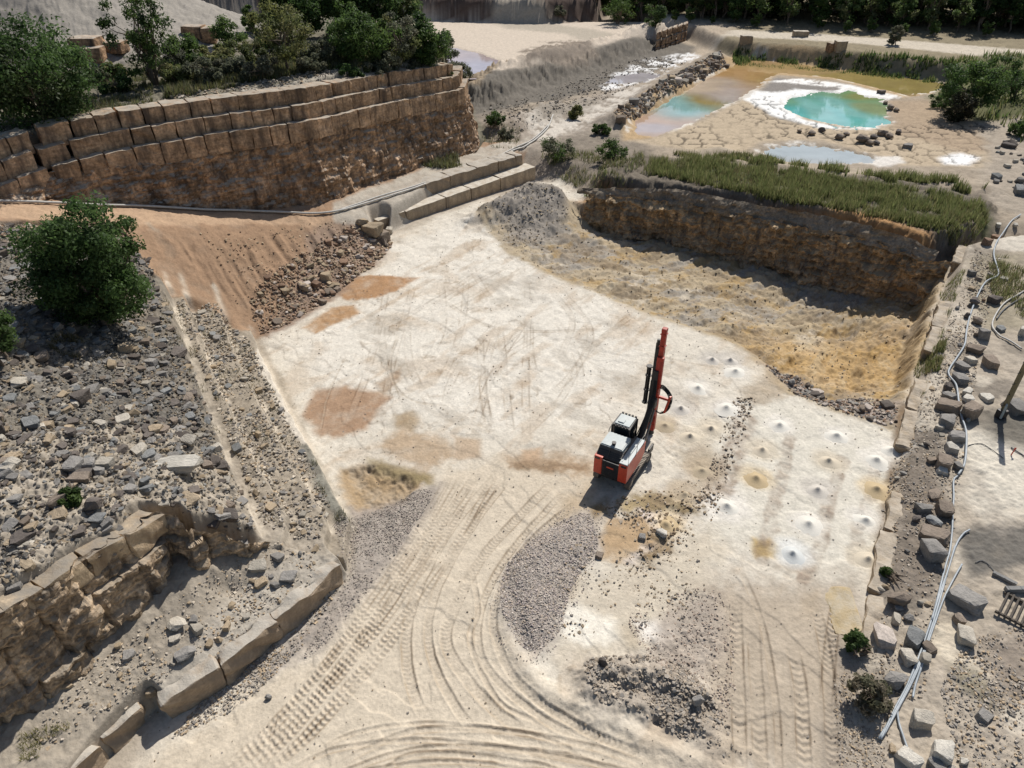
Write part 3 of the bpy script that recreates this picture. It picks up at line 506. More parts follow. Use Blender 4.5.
# ------------------------------------------------------------------ materials
def mat(name, base=None, rough=.9, attr=False, var=0.0, vscale=3.0, fine=0.0, fscale=14.0, bump=0.0, bscale=8.0, dust=None, dust_amt=.7, metal=0.0, objvar=0.0, strata=0.0, stain=None, spec=.3, cracks=0.0, coat=0.0, trans=0.0):
    m = bpy.data.materials.new(name); m.use_nodes = True; n = m.node_tree.nodes; L = m.node_tree.links; n.clear()
    out = n.new('ShaderNodeOutputMaterial'); bs = n.new('ShaderNodeBsdfPrincipled'); L.new(bs.outputs[0], out.inputs[0])
    bs.inputs['Roughness'].default_value = rough; bs.inputs['Metallic'].default_value = metal; bs.inputs['Specular IOR Level'].default_value = spec
    bs.inputs['Coat Weight'].default_value = coat
    if attr: a = n.new('ShaderNodeAttribute'); a.attribute_name = 'Col'; c = a.outputs['Color']
    else: a = n.new('ShaderNodeRGB'); a.outputs[0].default_value = (*base, 1); c = a.outputs[0]
    tc = n.new('ShaderNodeTexCoord'); co = tc.outputs['Object']
    def mul(c, fac):      # fac socket around 1
        x = n.new('ShaderNodeMixRGB'); x.blend_type = 'MULTIPLY'; x.inputs[0].default_value = 1; L.new(c, x.inputs[1]); L.new(fac, x.inputs[2]); return x.outputs[0]
    def noise(scale, lo, hi, det=5, vec=co, rg=.6):
        t = n.new('ShaderNodeTexNoise'); t.inputs['Scale'].default_value = scale; t.inputs['Detail'].default_value = det; t.inputs['Roughness'].default_value = rg; L.new(vec, t.inputs['Vector'])
        r = n.new('ShaderNodeMapRange'); r.inputs[1].default_value = .3; r.inputs[2].default_value = .7; r.inputs[3].default_value = lo; r.inputs[4].default_value = hi; L.new(t.outputs[0], r.inputs[0]); return r.outputs[0]
    if var: c = mul(c, noise(vscale, 1 - var, 1 + var))
    if fine: c = mul(c, noise(fscale, 1 - fine, 1 + fine, 3))
    if strata:
        mp = n.new('ShaderNodeMapping'); mp.inputs['Scale'].default_value = (.25, .25, 3.2); mp.inputs['Rotation'].default_value = (.12, -.15, 0); L.new(co, mp.inputs[0]); c = mul(c, noise(1.0, 1 - strata, 1 + strata * .6, 6, mp.outputs[0]))
    if stain:
        mp = n.new('ShaderNodeMapping'); mp.inputs['Scale'].default_value = (1.3, 1.3, .22); L.new(co, mp.inputs[0]); f = noise(1.0, -.6, 1.1, 5, mp.outputs[0])
        x = n.new('ShaderNodeMixRGB'); L.new(f, x.inputs[0]); x.use_clamp = True; L.new(c, x.inputs[1]); x.inputs[2].default_value = (*stain, 1)
        cl = n.new('ShaderNodeClamp'); L.new(f, cl.inputs[0]); L.new(cl.outputs[0], x.inputs[0]); c = x.outputs[0]
    if objvar:
        oi = n.new('ShaderNodeObjectInfo'); r = n.new('ShaderNodeMapRange'); r.inputs[3].default_value = 1 - objvar; r.inputs[4].default_value = 1 + objvar; L.new(oi.outputs['Random'], r.inputs[0]); c = mul(c, r.outputs[0])
    if dust:
        g = n.new('ShaderNodeNewGeometry'); s = n.new('ShaderNodeSeparateXYZ'); L.new(g.outputs['Normal'], s.inputs[0])
        r = n.new('ShaderNodeMapRange'); r.inputs[1].default_value = .55; r.inputs[2].default_value = .95; r.inputs[3].default_value = 0; r.inputs[4].default_value = dust_amt; L.new(s.outputs[2], r.inputs[0])
        k = n.new('ShaderNodeMath'); k.operation = 'MULTIPLY'; L.new(r.outputs[0], k.inputs[0]); L.new(noise(1.4, .25, 1.25), k.inputs[1]); k.use_clamp = True
        x = n.new('ShaderNodeMixRGB'); L.new(k.outputs[0], x.inputs[0]); L.new(c, x.inputs[1]); x.inputs[2].default_value = (*dust, 1); c = x.outputs[0]
    if cracks:
        v = n.new('ShaderNodeTexVoronoi'); v.feature = 'DISTANCE_TO_EDGE'; v.inputs['Scale'].default_value = cracks; L.new(co, v.inputs['Vector'])
        r = n.new('ShaderNodeMapRange'); r.inputs[1].default_value = .0; r.inputs[2].default_value = .06; r.inputs[3].default_value = .45; r.inputs[4].default_value = 1; L.new(v.outputs[0], r.inputs[0]); c = mul(c, r.outputs[0])
    L.new(c, bs.inputs['Base Color'])
    if bump:
        t = n.new('ShaderNodeTexNoise'); t.inputs['Scale'].default_value = bscale; t.inputs['Detail'].default_value = 6; t.inputs['Roughness'].default_value = .65; L.new(co, t.inputs['Vector'])
        b = n.new('ShaderNodeBump'); b.inputs['Strength'].default_value = min(bump, 1); b.inputs['Distance'].default_value = .12; L.new(t.outputs[0], b.inputs['Height']); L.new(b.outputs[0], bs.inputs['Normal'])
    if trans:
        tr = n.new('ShaderNodeBsdfTranslucent'); L.new(c, tr.inputs[0]); mx = n.new('ShaderNodeMixShader'); mx.inputs[0].default_value = trans
        L.new(bs.outputs[0], mx.inputs[1]); L.new(tr.outputs[0], mx.inputs[2]); L.new(mx.outputs[0], out.inputs[0])
    return m
M_ground = mat('ground', attr=True, rough=.95, var=.12, vscale=1.6, fine=.11, fscale=6, bump=.4, bscale=6, spec=.15)
# dried mud polygons: dark open cracks between the plates
i = near(mud, 0); ms = sst(0, 2, sdf(mud, X[i], Y[i]))
def plates(x, y, s, seed):
    cx = np.floor(x / s); cy = np.floor(y / s); d1 = np.full(x.shape, 9e9); d2 = d1.copy()
    for ox in (-1, 0, 1):
        for oy in (-1, 0, 1):
            jx = (cx + ox + .15 + .7 * _h(cx + ox, cy + oy, seed)) * s; jy = (cy + oy + .15 + .7 * _h(cx + ox, cy + oy, seed + 1)) * s
            d = np.hypot(x - jx, y - jy); d2 = np.where(d < d1, d1, np.minimum(d2, d)); d1 = np.minimum(d1, d)
    return d2 - d1
ed = plates(X[i] + .5 * N3[i], Y[i] + .4 * N4[i], 2.5, 5); cr = (1 - sst(.10, .42, ed)) * ms * np.clip(1.0 + 1.4 * N1[i], .15, 1)
C[i] *= (1 - .68 * cr)[:, None]; Z[i] -= .12 * cr
idx = np.arange(nr * nc, dtype=np.int32).reshape(nr, nc)
F = np.stack([idx[:-1, :-1], idx[:-1, 1:], idx[1:, 1:], idx[1:, :-1]], -1).reshape(-1, 4)
ground = link('ground', mesh_from('ground', np.stack([X, Y, Z], 1), F, 4, True, np.clip(C, .01, .9)), M_ground); tag(ground, kind='structure')

M_wall = mat('red_sandstone', (.39, .25, .15), var=.5, vscale=.55, fine=.5, fscale=3.5, strata=.45, stain=(.09, .065, .05), bump=.8, bscale=2.6, dust=(.46, .41, .34), dust_amt=.95, spec=.15)
M_block = mat('sawn_sandstone', (.43, .285, .175), var=.35, vscale=.9, fine=.4, fscale=4.5, strata=.3, stain=(.12, .085, .062), bump=.5, bscale=4, dust=(.40, .355, .29), dust_amt=1.0, objvar=.24, spec=.15)
M_cliff = mat('tan_sandstone', (.42, .315, .21), var=.45, vscale=1.0, fine=.5, fscale=5, strata=.6, stain=(.085, .068, .055), bump=1.0, bscale=3.5, dust=(.34, .295, .235), dust_amt=.9, spec=.15)
M_cut = mat('cut_sandstone', (.46, .355, .235), var=.25, vscale=1.3, fine=.2, fscale=6, strata=.2, stain=(.25, .18, .115), bump=.6, bscale=5, dust=(.26, .23, .19), dust_amt=1.0, objvar=.12, spec=.15)
M_bench = mat('pale_sandstone', (.40, .315, .22), var=.2, vscale=1.2, fine=.18, fscale=6, stain=(.24, .19, .14), bump=.5, bscale=5, dust=(.60, .55, .465), dust_amt=1.0, objvar=.08, spec=.15)
M_ledge = mat('dusty_sandstone', (.36, .275, .19), var=.2, vscale=1.0, fine=.2, fscale=6, stain=(.27, .21, .15), bump=.5, bscale=5, dust=(.44, .40, .34), dust_amt=1.3, objvar=.06, spec=.15)

# ------------------------------------------------------------------ sawn blocks and rock faces
def cube_template(cuts):
    bm = bmesh.new(); bmesh.ops.create_cube(bm, size=1); bmesh.ops.subdivide_edges(bm, edges=bm.edges[:], cuts=cuts, use_grid_fill=True)
    bm.verts.ensure_lookup_table(); V = np.array([v.co[:] for v in bm.verts]) + .5; F = np.array([[v.index for v in f.verts] for f in bm.faces]); bm.free(); return V, F
CUB = {k: cube_template(k) for k in (3, 5, 9, 19)}
def block_mesh(name, a, b, n, D, z0, za, zb, seed, cuts=5, jit=.05, round_=.08, origin=None):
    V, F = CUB[cuts]; a = np.array(a); b = np.array(b); n = np.array(n)
    u, v, wv = V[:, 0], V[:, 1], V[:, 2]
    xy = a[None] * (1 - u)[:, None] + b[None] * u[:, None] + n[None] * (v * D)[:, None]
    zt = za * (1 - u) + zb * u; z = z0 + (zt - z0) * wv
    L = np.linalg.norm(b - a); cen = np.array([*(a * .5 + b * .5 + n * D / 2), (z0 + (za + zb) / 2) / 2])
    p = np.column_stack([xy, z])
    on = ((np.abs(u - .5) > .49).astype(int) + (np.abs(v - .5) > .49) + (np.abs(wv - .5) > .49))
    r = np.where(on >= 2, round_, 0) * (.35 + 1.3 * vn(p[:, 0] * 1.7 + p[:, 2] * 2.1, p[:, 1] * 1.7 - p[:, 2] * 1.3, seed)) * np.where(on == 3, 1.6, 1)
    p -= (p - cen) / np.linalg.norm(p - cen, axis=1)[:, None] * r[:, None]
    for k in range(3): p[:, k] += jit * (2 * vn(p[:, 0] * 1.4 + p[:, 2] * 1.9, p[:, 1] * 1.4 + p[:, 2] * .7, seed + 5 + k) - 1)
    o = np.array(origin if origin is not None else (0, 0, 0)); return mesh_from(name, p - o, F, 4)
def resample(path, vals, step):
    path = np.asarray(path, float); s = np.concatenate([[0], np.cumsum(np.linalg.norm(np.diff(path, axis=0), axis=1))]); q = np.arange(0, s[-1], step)
    return q, np.column_stack([np.interp(q, s, path[:, 0]), np.interp(q, s, path[:, 1])]), [np.interp(q, s, v) for v in vals]
def normals(p):
    t = np.gradient(p, axis=0); t /= np.linalg.norm(t, axis=1)[:, None] + 1e-9; return np.column_stack([-t[:, 1], t[:, 0]])
def rock_face(name, path, zb, zt, step, seed, cell, amp, rough, material, parent, batter=.08, origin=(0, 0, 0), kerf=.22, lean=0.0):
    q, p, (b, t) = resample(path, [zb, zt], step); n = normals(p); k = np.ones(9) / 9
    n = np.column_stack([np.convolve(np.pad(n[:, j], 4, 'edge'), k, 'valid') for j in (0, 1)])
    nv = int(max((t - b).max() / step, 4)); h = np.linspace(0, 1, nv)
    Q, Hh = np.meshgrid(q, h, indexing='ij'); zz = b[:, None] + (t - b)[:, None] * Hh
    cs, ch = cell; wob = .5 * (vn(Q / 2, zz / 2, seed) - .5); row = np.floor((zz + wob + .12 * Q) / ch); colm = np.floor((Q + 2.3 * _h(row, row * 0 + 3, seed) + wob * .8) / cs)
    off = amp * (2 * _h(colm, row, seed + 2) - 1); off += rough * fbm(Q, zz, 1.1, 4, seed + 4) + rough * .6 * fbm(Q * .4, zz * 2.2, .7, 3, seed + 8)
    off += rough * .5 * fbm(Q * 1.2, zz, .38, 3, seed + 12); fr = np.abs(((Q + wob + 2.3 * _h(row, row * 0 + 3, seed)) / cs) % 1 - .0); off -= kerf * np.exp(-(np.minimum(fr, 1 - fr) * cs / .09) ** 2)
    inw = batter * (zz - b[:, None]) + lean * Hh - off
    V = np.stack([p[:, None, 0] + n[:, None, 0] * inw, p[:, None, 1] + n[:, None, 1] * inw, zz], -1).reshape(-1, 3) - np.array(origin)
    id_ = np.arange(len(q) * nv).reshape(len(q), nv); F = np.stack([id_[:-1, :-1], id_[1:, :-1], id_[1:, 1:], id_[:-1, 1:]], -1).reshape(-1, 4)
    return link(name, mesh_from(name, V, F, 4), material, parent)
def block_row(parent, path, ztop, hgt, off, length, depth, seed, material, origin, gap=.07, skip=0.0, jit=.05, proud=.12, cuts=5, round_=.08):
    r = random.Random(seed); q, p, (zt,) = resample(path, [ztop], .1); n = normals(p); k = np.ones(15) / 15
    n = np.column_stack([np.convolve(np.pad(n[:, j], 7, 'edge'), k, 'valid') for j in (0, 1)]); s = 0.0
    while s < q[-1] - .6:
        L = length * r.uniform(.8, 1.25); i0 = int(s / .1); i1 = min(int((s + L - gap) / .1), len(q) - 1); s += L
        if r.random() < skip or i1 - i0 < 4: continue
        nn = n[(i0 + i1) // 2]; o = off + r.uniform(-proud, proud); dz = r.uniform(-.05, .03)
        me = block_mesh('sawn_block', p[i0] + nn * o, p[i1] + nn * o, nn, depth, min(zt[i0], zt[i1]) - hgt, zt[i0] + dz, zt[i1] + dz, r.randrange(999), cuts, jit, round_, origin)
        link('sawn_block', me, material, parent)

# great wall on the left
end = WB[-1]; wp = np.vstack([WB, [end + (.6, 1.2)], [end + (.7, 4)], [end + (-.8, 9)]])
wzb = [k[2] - .8 for k in wall_base] + [1.8, 2.5, 4.0]; wzt = W3 + [10.0, 10.2, 10.4]
o_ = (wp[3][0], wp[3][1], 4.0)
gw = thing('quarry_wall', 'high brown quarry wall with stepped rows of sawn blocks below the trees', 'quarry wall', o_)
rock_face('rock_face', wp, wzb, np.array(wzt) - .35, 0.17, 11, (1.95, 3.4), .07, .42, M_wall, gw, batter=0, origin=o_, kerf=.08, lean=1.75)
wpm, wzm = wp[:-1], wzt[:-1]
block_row(gw, wpm, wzm, 1.75, 1.25, 1.95, 1.6, 3, M_block, o_, gap=.085, proud=.05, jit=.07, round_=.015, cuts=9)
block_row(gw, wpm, np.array(wzm) + 1.36, 1.6, 1.9, 1.95, 1.7, 4, M_block, o_, gap=.085, proud=.05, jit=.07, round_=.015, cuts=9)
block_row(gw, wpm[:-2], np.array(wzm[:-2]) + 2.68, 1.6, 2.55, 2.0, 1.8, 5, M_block, o_, gap=.085, proud=.07, jit=.08, round_=.02, cuts=9)
# near cliff, lower left
cp = np.vstack([PW([(-300, 770, 8), (-150, 680, 8)]), PW([rub_edge[k] for k in (13, 12, 11, 10, 9, 8, 7, 6, 5, 4)])]); czt = np.array([8, 8] + [rub_edge[k][2] for k in (13, 12, 11, 10, 9, 8, 7, 6, 5, 4)], float)
cp = cp - normals(cp) * .30
o_ = (cp[5][0], cp[5][1], 2.0)
cl = thing('quarry_wall', 'tan sandstone cliff of broken cut blocks below the grey rubble slope', 'quarry wall', o_)
rock_face('rock_face', cp - normals(cp) * .30, np.full(len(cp), 1.1), czt - .12, .08, 21, (1.9, 2.2), .24, .40, M_cliff, cl, batter=.06, origin=o_)
block_row(cl, cp[:-4], czt[:-4] - .16, 1.05, .04, 1.75, 1.7, 8, M_cut, o_, gap=.09, skip=.16, jit=.10, proud=.16, cuts=9, round_=.02)
# back wall of the lower pit and the earth bank over it
M_pit = mat('ochre_sandstone', (.47, .32, .18), var=.5, vscale=.55, fine=.45, fscale=3, strata=.25, stain=(.13, .105, .085), bump=1.0, bscale=2.5, dust=(.36, .29, .19), dust_amt=.7, spec=.1)
M_soil = mat('grey_soil', (.27, .22, .165), var=.35, vscale=.8, fine=.3, fscale=5, bump=1.0, bscale=3, dust=(.26, .22, .165), dust_amt=.6, spec=.1)
pp = PW([(578, 190, 1.7), (600, 196, 1.6), (640, 200, 1.6), (672, 203, 1.6), (712, 211, 1.6), (767, 221, 1.6), (810, 229, 1.6), (850, 238, 1.6), (900, 251, 1.6), (936, 262, 1.5)]); o_ = (pp[4][0], pp[4][1], 0)
bw = thing('quarry_wall', 'orange brown broken back wall of the lower pit under the reeds', 'quarry wall', o_)
rock_face('rock_face', pp + np.array([.2, -1.5]), np.full(len(pp), -3.7), [1.6, 1.75, 1.7, 1.8, 1.7, 1.75, 1.65, 1.7, 1.6, 1.5], .13, 61, (5.0, 7.0), .15, .95, M_pit, bw, batter=0, origin=o_, kerf=.0, lean=1.5)
rock_face('earth_bank', pp + np.array([-.1, .15]), np.full(len(pp), 1.3), [1.75, 2.2, 2.6, 2.8, 2.85, 2.8, 2.85, 2.85, 2.75, 2.2], .16, 66, (3, 2.2), .05, .50, M_soil, bw, batter=.6, origin=o_, kerf=.0)
# double bench between floor and ramp
lb = PW([(379, 232.5, 0), (430, 213, .15), (467, 199, .3), (505, 184, .6), (539, 171, 1.0)]); n_ = normals(lb); o_ = (lb[2][0], lb[2][1], 0)
t1 = thing('stone_bench', 'lower pale sawn sandstone step along the back edge of the pit floor', 'stone step', o_)
block_row(t1, lb, [1.25, 1.3, 1.35, 1.5, 1.7], 2.0, 0, 4.6, 1.9, 31, M_bench, o_, gap=.04, jit=.04, proud=.03, round_=.04)
t1 = thing('stone_bench', 'upper weathered sandstone step with dark streaks beside the ramp pipes', 'stone step', o_)
block_row(t1, lb + n_ * 1.5 + np.array([-.9, -.5]), [2.6, 2.65, 2.7, 2.75, 2.85], 2.2, 0, 3.4, 2.2, 32, M_ledge, o_, gap=.04, jit=.09, proud=.05, round_=.05)
# ledge slabs, lower left
ld = thing('stone_ledge', 'long low sandstone ledge of big slabs beside the haul road', 'stone ledge', (*P(240, 640, 0), 0)); o_ = ld.location
for (p0, p1, z0_, z1_, D, sd_) in (((159, 702), (220, 665), 1.46, 1.52, .7, 1), ((220, 665), (276, 618), 1.50, 1.50, .65, 2), ((276, 618), (342, 563), 1.50, 1.40, .7, 3), ((-40, 885), (58, 793), 1.5, 1.5, 1.0, 4), ((62, 788), (97, 742), 1.30, 1.25, .9, 5), ((104, 736), (140, 703), 1.1, 1.2, .9, 6)):
    a = np.array(P(*p0, z0_)); b = np.array(P(*p1, z1_)); t = (b - a) / np.linalg.norm(b - a); nn = np.array((-t[1], t[0])); a = a - nn * .10 + t * .004; b = b - nn * .10 - t * .004
    link('slab', block_mesh('slab', a, b, nn, D, -.4, z0_, z1_, 60 + sd_, 19 if sd_ < 4 else 9, .17, .05, o_), M_ledge, ld)
M_kerb = mat('worn_sandstone', (.36, .28, .19), var=.3, vscale=1.0, fine=.25, fscale=5, stain=(.22, .17, .12), bump=.6, bscale=4, dust=(.47, .41, .33), dust_amt=.9, objvar=.1, spec=.15)
# flush sawn slabs along the rim of the lower pit
sl = thing('slab_kerb', 'line of pale flat sandstone slabs edging the pit on the right', 'stone kerb', (*P(907, 410, .8), 0)); o_ = sl.location
block_row(sl, PW(rs_edge[:8]) + np.array([-.15, 0]), [k[2] - .0 for k in rs_edge[:8]], 1.2, .1, 4.2, .95, 44, M_kerb, o_, gap=.12, jit=.12, proud=.14, skip=.42, cuts=9)
bl = thing('stone_block', 'yellow faced flat sandstone block sunk in the ground beside the bright boulders', 'stone block', (*P(852, 615, 0), 0)); o_ = bl.location
a = np.array(P(836, 632, .3)); b = np.array(P(868, 635, .3)); t = (b - a) / np.linalg.norm(b - a); nn = np.array((-t[1], t[0]))
link('slab', block_mesh('slab', a, b, nn, 3.0, -.3, .12, .20, 81, 9, .06, .06, o_), mat('yellow_stone', (.42, .30, .13), var=.25, dust=(.47, .405, .30), dust_amt=1, bump=.4), bl)
# dark block stack at the end of the grey ridge
sk = thing('stone_stack', 'dark stacked stone wall at the far end of the grey ridge', 'stone stack', (*P(668, 50, 2), 1.8)); o_ = sk.location
for k in range(6):
    for r in range(3):
        a = np.array(P(655 + 5.2 * k, 52 - 1.9 * k, 2)); b = np.array(P(655 + 5.2 * (k + .95), 52 - 1.9 * (k + .95), 2)); nn = np.array((.2, .98))
        link('sawn_block', block_mesh('sawn_block', a + nn * .3 * r, b + nn * .3 * r, nn, 3, 1.2 + 1.4 * r, 2.55 + 1.4 * r, 2.55 + 1.4 * r, 300 + k + 10 * r, 3, .12, .15, o_), M_wall, sk)
def cut_block(px, py, L, D, Hh, rot, label, m, z=None):
    x, y, g = hit(px, py); c, s = math.cos(rot), math.sin(rot); t = np.array((c, s)); nn = np.array((-s, c)); a = np.array((x, y)) - t * L / 2
    o = link('stone_block', block_mesh('stone_block', a, a + t * L, nn, D, g - .15, g + Hh, g + Hh, int(px * 7 + py), 3, .06, .08, (x, y, g)), m); o.location = (x, y, g); tag(o, label, 'stone block')
cut_block(84, 53, 3.2, 2.2, 1.5, -.1, 'dark flat topped stone block left of the thin tree on the plateau', M_wall)
cut_block(108, 53, 3.4, 2.0, 1.1, -.05, 'pale topped stone block in the grass behind the thin tree trunk', M_wall)
cut_block(92, 63, 2.4, 1.8, 1.5, .1, 'brown upright stone block in front of the two flat blocks on the plateau', M_wall)
cut_block(192, 38, 2.6, 2.0, 1.3, -.1, 'low stone block at the foot of the grey heap', M_wall)
cut_block(208, 44, 2.0, 2.0, 1.8, .2, 'taller stone block at the foot of the grey heap beside bushes', M_wall)
cut_block(841, 52, 2.0, 1.5, 1.8, .1, 'beige squared block standing on the bank by the far road', M_bench)
cut_block(833, 52, 1.6, 1.4, 1.5, .3, 'dark squared block beside the beige block on the road bank', M_wall)
cut_block(747, 45, 2.2, 1.6, 1.6, .1, 'grey squared block on the bank above the orange pond corner', M_ledge)
cut_block(801, 37, 3.0, 1.6, 1.0, -.1, 'low pale block on the forest side of the far road', M_bench)

# ------------------------------------------------------------------ ponds
M_water = mat('water', attr=True, rough=.04, spec=.5, var=.12, vscale=.35)
def pond(poly, lev, base, spots, name='pond_water', sk=0):
    lo, hi = poly.min(0) - 2, poly.max(0) + 2; gx = np.arange(lo[0], hi[0], .8); gy = np.arange(lo[1], hi[1], .8); XX, YY = np.meshgrid(gx, gy, indexing='ij'); x, y = XX.ravel(), YY.ravel()
    c = np.tile(np.array(base, np.float32), (len(x), 1)); wx = x + 2.2 * fbm(x, y, 6, 3, 7 + sk); wy = y + 3.0 * fbm(x, y, 6, 3, 17 + sk)
    for (px, py, rx, ry, col) in spots:
        sx, sy = P(px, py, lev); t = np.exp(-((wx - sx) / rx) ** 2 - ((wy - sy) / ry) ** 2)[:, None]; t = np.clip(t * 1.5, 0, 1); c = c * (1 - t) + np.array(col) * t
    keep = (sdf(poly, x, y) > -1.6); id_ = np.arange(len(x)).reshape(XX.shape); F = np.stack([id_[:-1, :-1], id_[1:, :-1], id_[1:, 1:], id_[:-1, 1:]], -1).reshape(-1, 4); F = F[keep[F].all(1)]
    o = link(name, mesh_from(name, np.column_stack([x, y, np.full(len(x), lev)]), F, 4, False, c), M_water); tag(o, kind='structure')
orange, teal, lav, olive, turq, green = (.44, .27, .12), (.23, .40, .39), (.42, .36, .34), (.30, .235, .085), (.10, .42, .40), (.12, .30, .16)
pond(pondA, 1.68, (.44, .31, .20), [(730, 72, 9, 9, orange), (655, 122, 5, 4, (.48, .33, .23)), (690, 106, 5, 6, teal), (676, 100, 6, 5, teal), (705, 100, 3, 6, olive), (645, 130, 6, 2, lav), (722, 90, 4, 7, lav), (700, 85, 5, 5, (.50, .40, .30)), (760, 68, 9, 5, orange), (850, 80, 12, 5, (.36, .27, .10)), (905, 88, 12, 6, olive), (940, 84, 9, 5, olive), (800, 68, 10, 4, (.42, .29, .13))])
pond(pondB, 1.68, (.13, .38, .30), [(800, 98, 5, 5, (.24, .29, .10)), (825, 94, 8, 3, (.18, .31, .13)), (850, 100, 10, 5, green), (835, 116, 12, 4, turq), (860, 116, 9, 6, turq), (884, 110, 4, 6, (.26, .32, .17)), (820, 112, 2.0, 8, (.22, .46, .42)), (845, 108, 2.0, 8, (.22, .46, .42)), (868, 95, 5, 2, (.28, .30, .12))], sk=3)
pond(pondC, 1.60, (.36, .37, .35), [(770, 149, 8, 3, (.27, .33, .33)), (860, 158, 7, 3, (.52, .49, .44)), (815, 152, 9, 4, (.37, .41, .41))], sk=5)
pond(pondD, 3.08, (.44, .35, .33), [(470, 60, 9, 9, (.46, .35, .32)), (485, 70, 9, 9, (.40, .36, .40))], sk=8)
pond(pondE, 1.70, (.45, .42, .42), [(630, 78, 9, 4, (.40, .37, .38))], sk=9)

# ------------------------------------------------------------------ loose rock
def hull(pts):
    bm = bmesh.new(); [bm.verts.new(p) for p in pts]; bmesh.ops.convex_hull(bm, input=bm.verts[:]); 
    for v in [v for v in bm.verts if not v.link_faces]: bm.verts.remove(v)
    return bm
def rock_mesh(name, kind, seed, detail=1):
    r = np.random.default_rng(seed)
    if kind == 'block':
        p = np.array([(x, y, z) for x in (-.5, .5) for y in (-.5, .5) for z in (0, 1)]) * np.array([1, 1, 1]); p = p + r.normal(0, .07, p.shape)
        e = np.vstack([p * np.array([.72, 1.0, .86]) + r.normal(0, .05, p.shape) + (0, 0, .07), p * np.array([1.0, .72, .86]) + r.normal(0, .05, p.shape) + (0, 0, .07), p * np.array([.76, .76, 1]) + r.normal(0, .05, p.shape)]); p = e * np.array([1, 1, 1])
    elif kind == 'slab':
        a = r.uniform(0, 2 * np.pi, 9); q = np.column_stack([np.cos(a), np.sin(a)]) * r.uniform(.4, .58, (9, 1)); p = np.vstack([np.column_stack([q, r.uniform(0, .12, 9)]), np.column_stack([q * r.uniform(.8, 1.02, (9, 1)), r.uniform(.75, 1, 9)])])
    else:
        p = r.normal(0, 1, (26, 3)); p /= np.linalg.norm(p, axis=1)[:, None]; p *= r.uniform(.40, .56, (26, 1)); p[:, 2] = (p[:, 2] + .5)
    bm = hull(p); bmesh.ops.dissolve_limit(bm, angle_limit=.18, verts=bm.verts[:], edges=bm.edges[:]); bmesh.ops.triangulate(bm, faces=bm.faces[:])
    if detail:
        bmesh.ops.subdivide_edges(bm, edges=bm.edges[:], cuts=2, use_grid_fill=True)
        for v in bm.verts:
            d = v.co - Vector((0, 0, .45)); f = float(fbm(np.array([v.co.x + v.co.z * .8]), np.array([v.co.y - v.co.z * .6]), .35, 3, seed)[0]); v.co += d * .11 * f
    me = bpy.data.meshes.new(name); bm.to_mesh(me); bm.free(); return me
RM = {k: [rock_mesh('rock', k, 100 * j + i) for i in range(6)] for j, k in enumerate(('block', 'slab', 'boulder'))}
_tones = {'pale': (.43, .39, .325), 'white': (.52, .485, .42), 'tan': (.38, .30, .205), 'brown': (.235, .19, .15), 'dark': (.135, .115, .10), 'grey': (.25, .235, .215), 'blue': (.225, .228, .222), 'red': (.27, .18, .125), 'pink': (.52, .45, .39)}
M_rock = {k: mat(k + '_stone', c, var=.25, vscale=2.5, fine=.2, fscale=9, bump=.7, bscale=6, objvar=.22, spec=.15, dust=tuple(min(.6, 1.1 * v + .03) for v in c), dust_amt=.6) for k, c in _tones.items()}
_tm = {}
def rock(x, y, g, sx, sy, sz, kind, tone, seed, rot, tilt=0.0, sink=.14, name='rock'):
    key = (kind, seed % 6, tone)
    if key not in _tm:
        me = RM[kind][seed % 6].copy(); me.name = name; me.materials.clear(); me.materials.append(M_rock[tone]); _tm[key] = me
    o = bpy.data.objects.new(name, _tm[key]); COL.objects.link(o); o.location = (x, y, g - sink * sz); o.scale = (sx, sy, sz); o.rotation_euler = (tilt, tilt * .6, rot); return o
def rock_px(px, py, wpx, hf, kind, tone, label, seed=None, rot=None, asp=.75, tilt=0.0, cat='rock', group=None, sink=.14, name='rock'):
    seed = int(px * 13 + py * 7) if seed is None else seed; x, y, g = hit(px, py + wpx * hf * .28); s = wpx * depth_at(x, y, g) / FPX * .82
    rot = (seed % 31) / 31 * 3.1 if rot is None else rot
    return tag(rock(x, y, g, s, s * asp, s * hf, kind, tone, seed, rot, tilt, sink, name), label, cat, group)
GB = 'boulders in the row along the grey pipes'
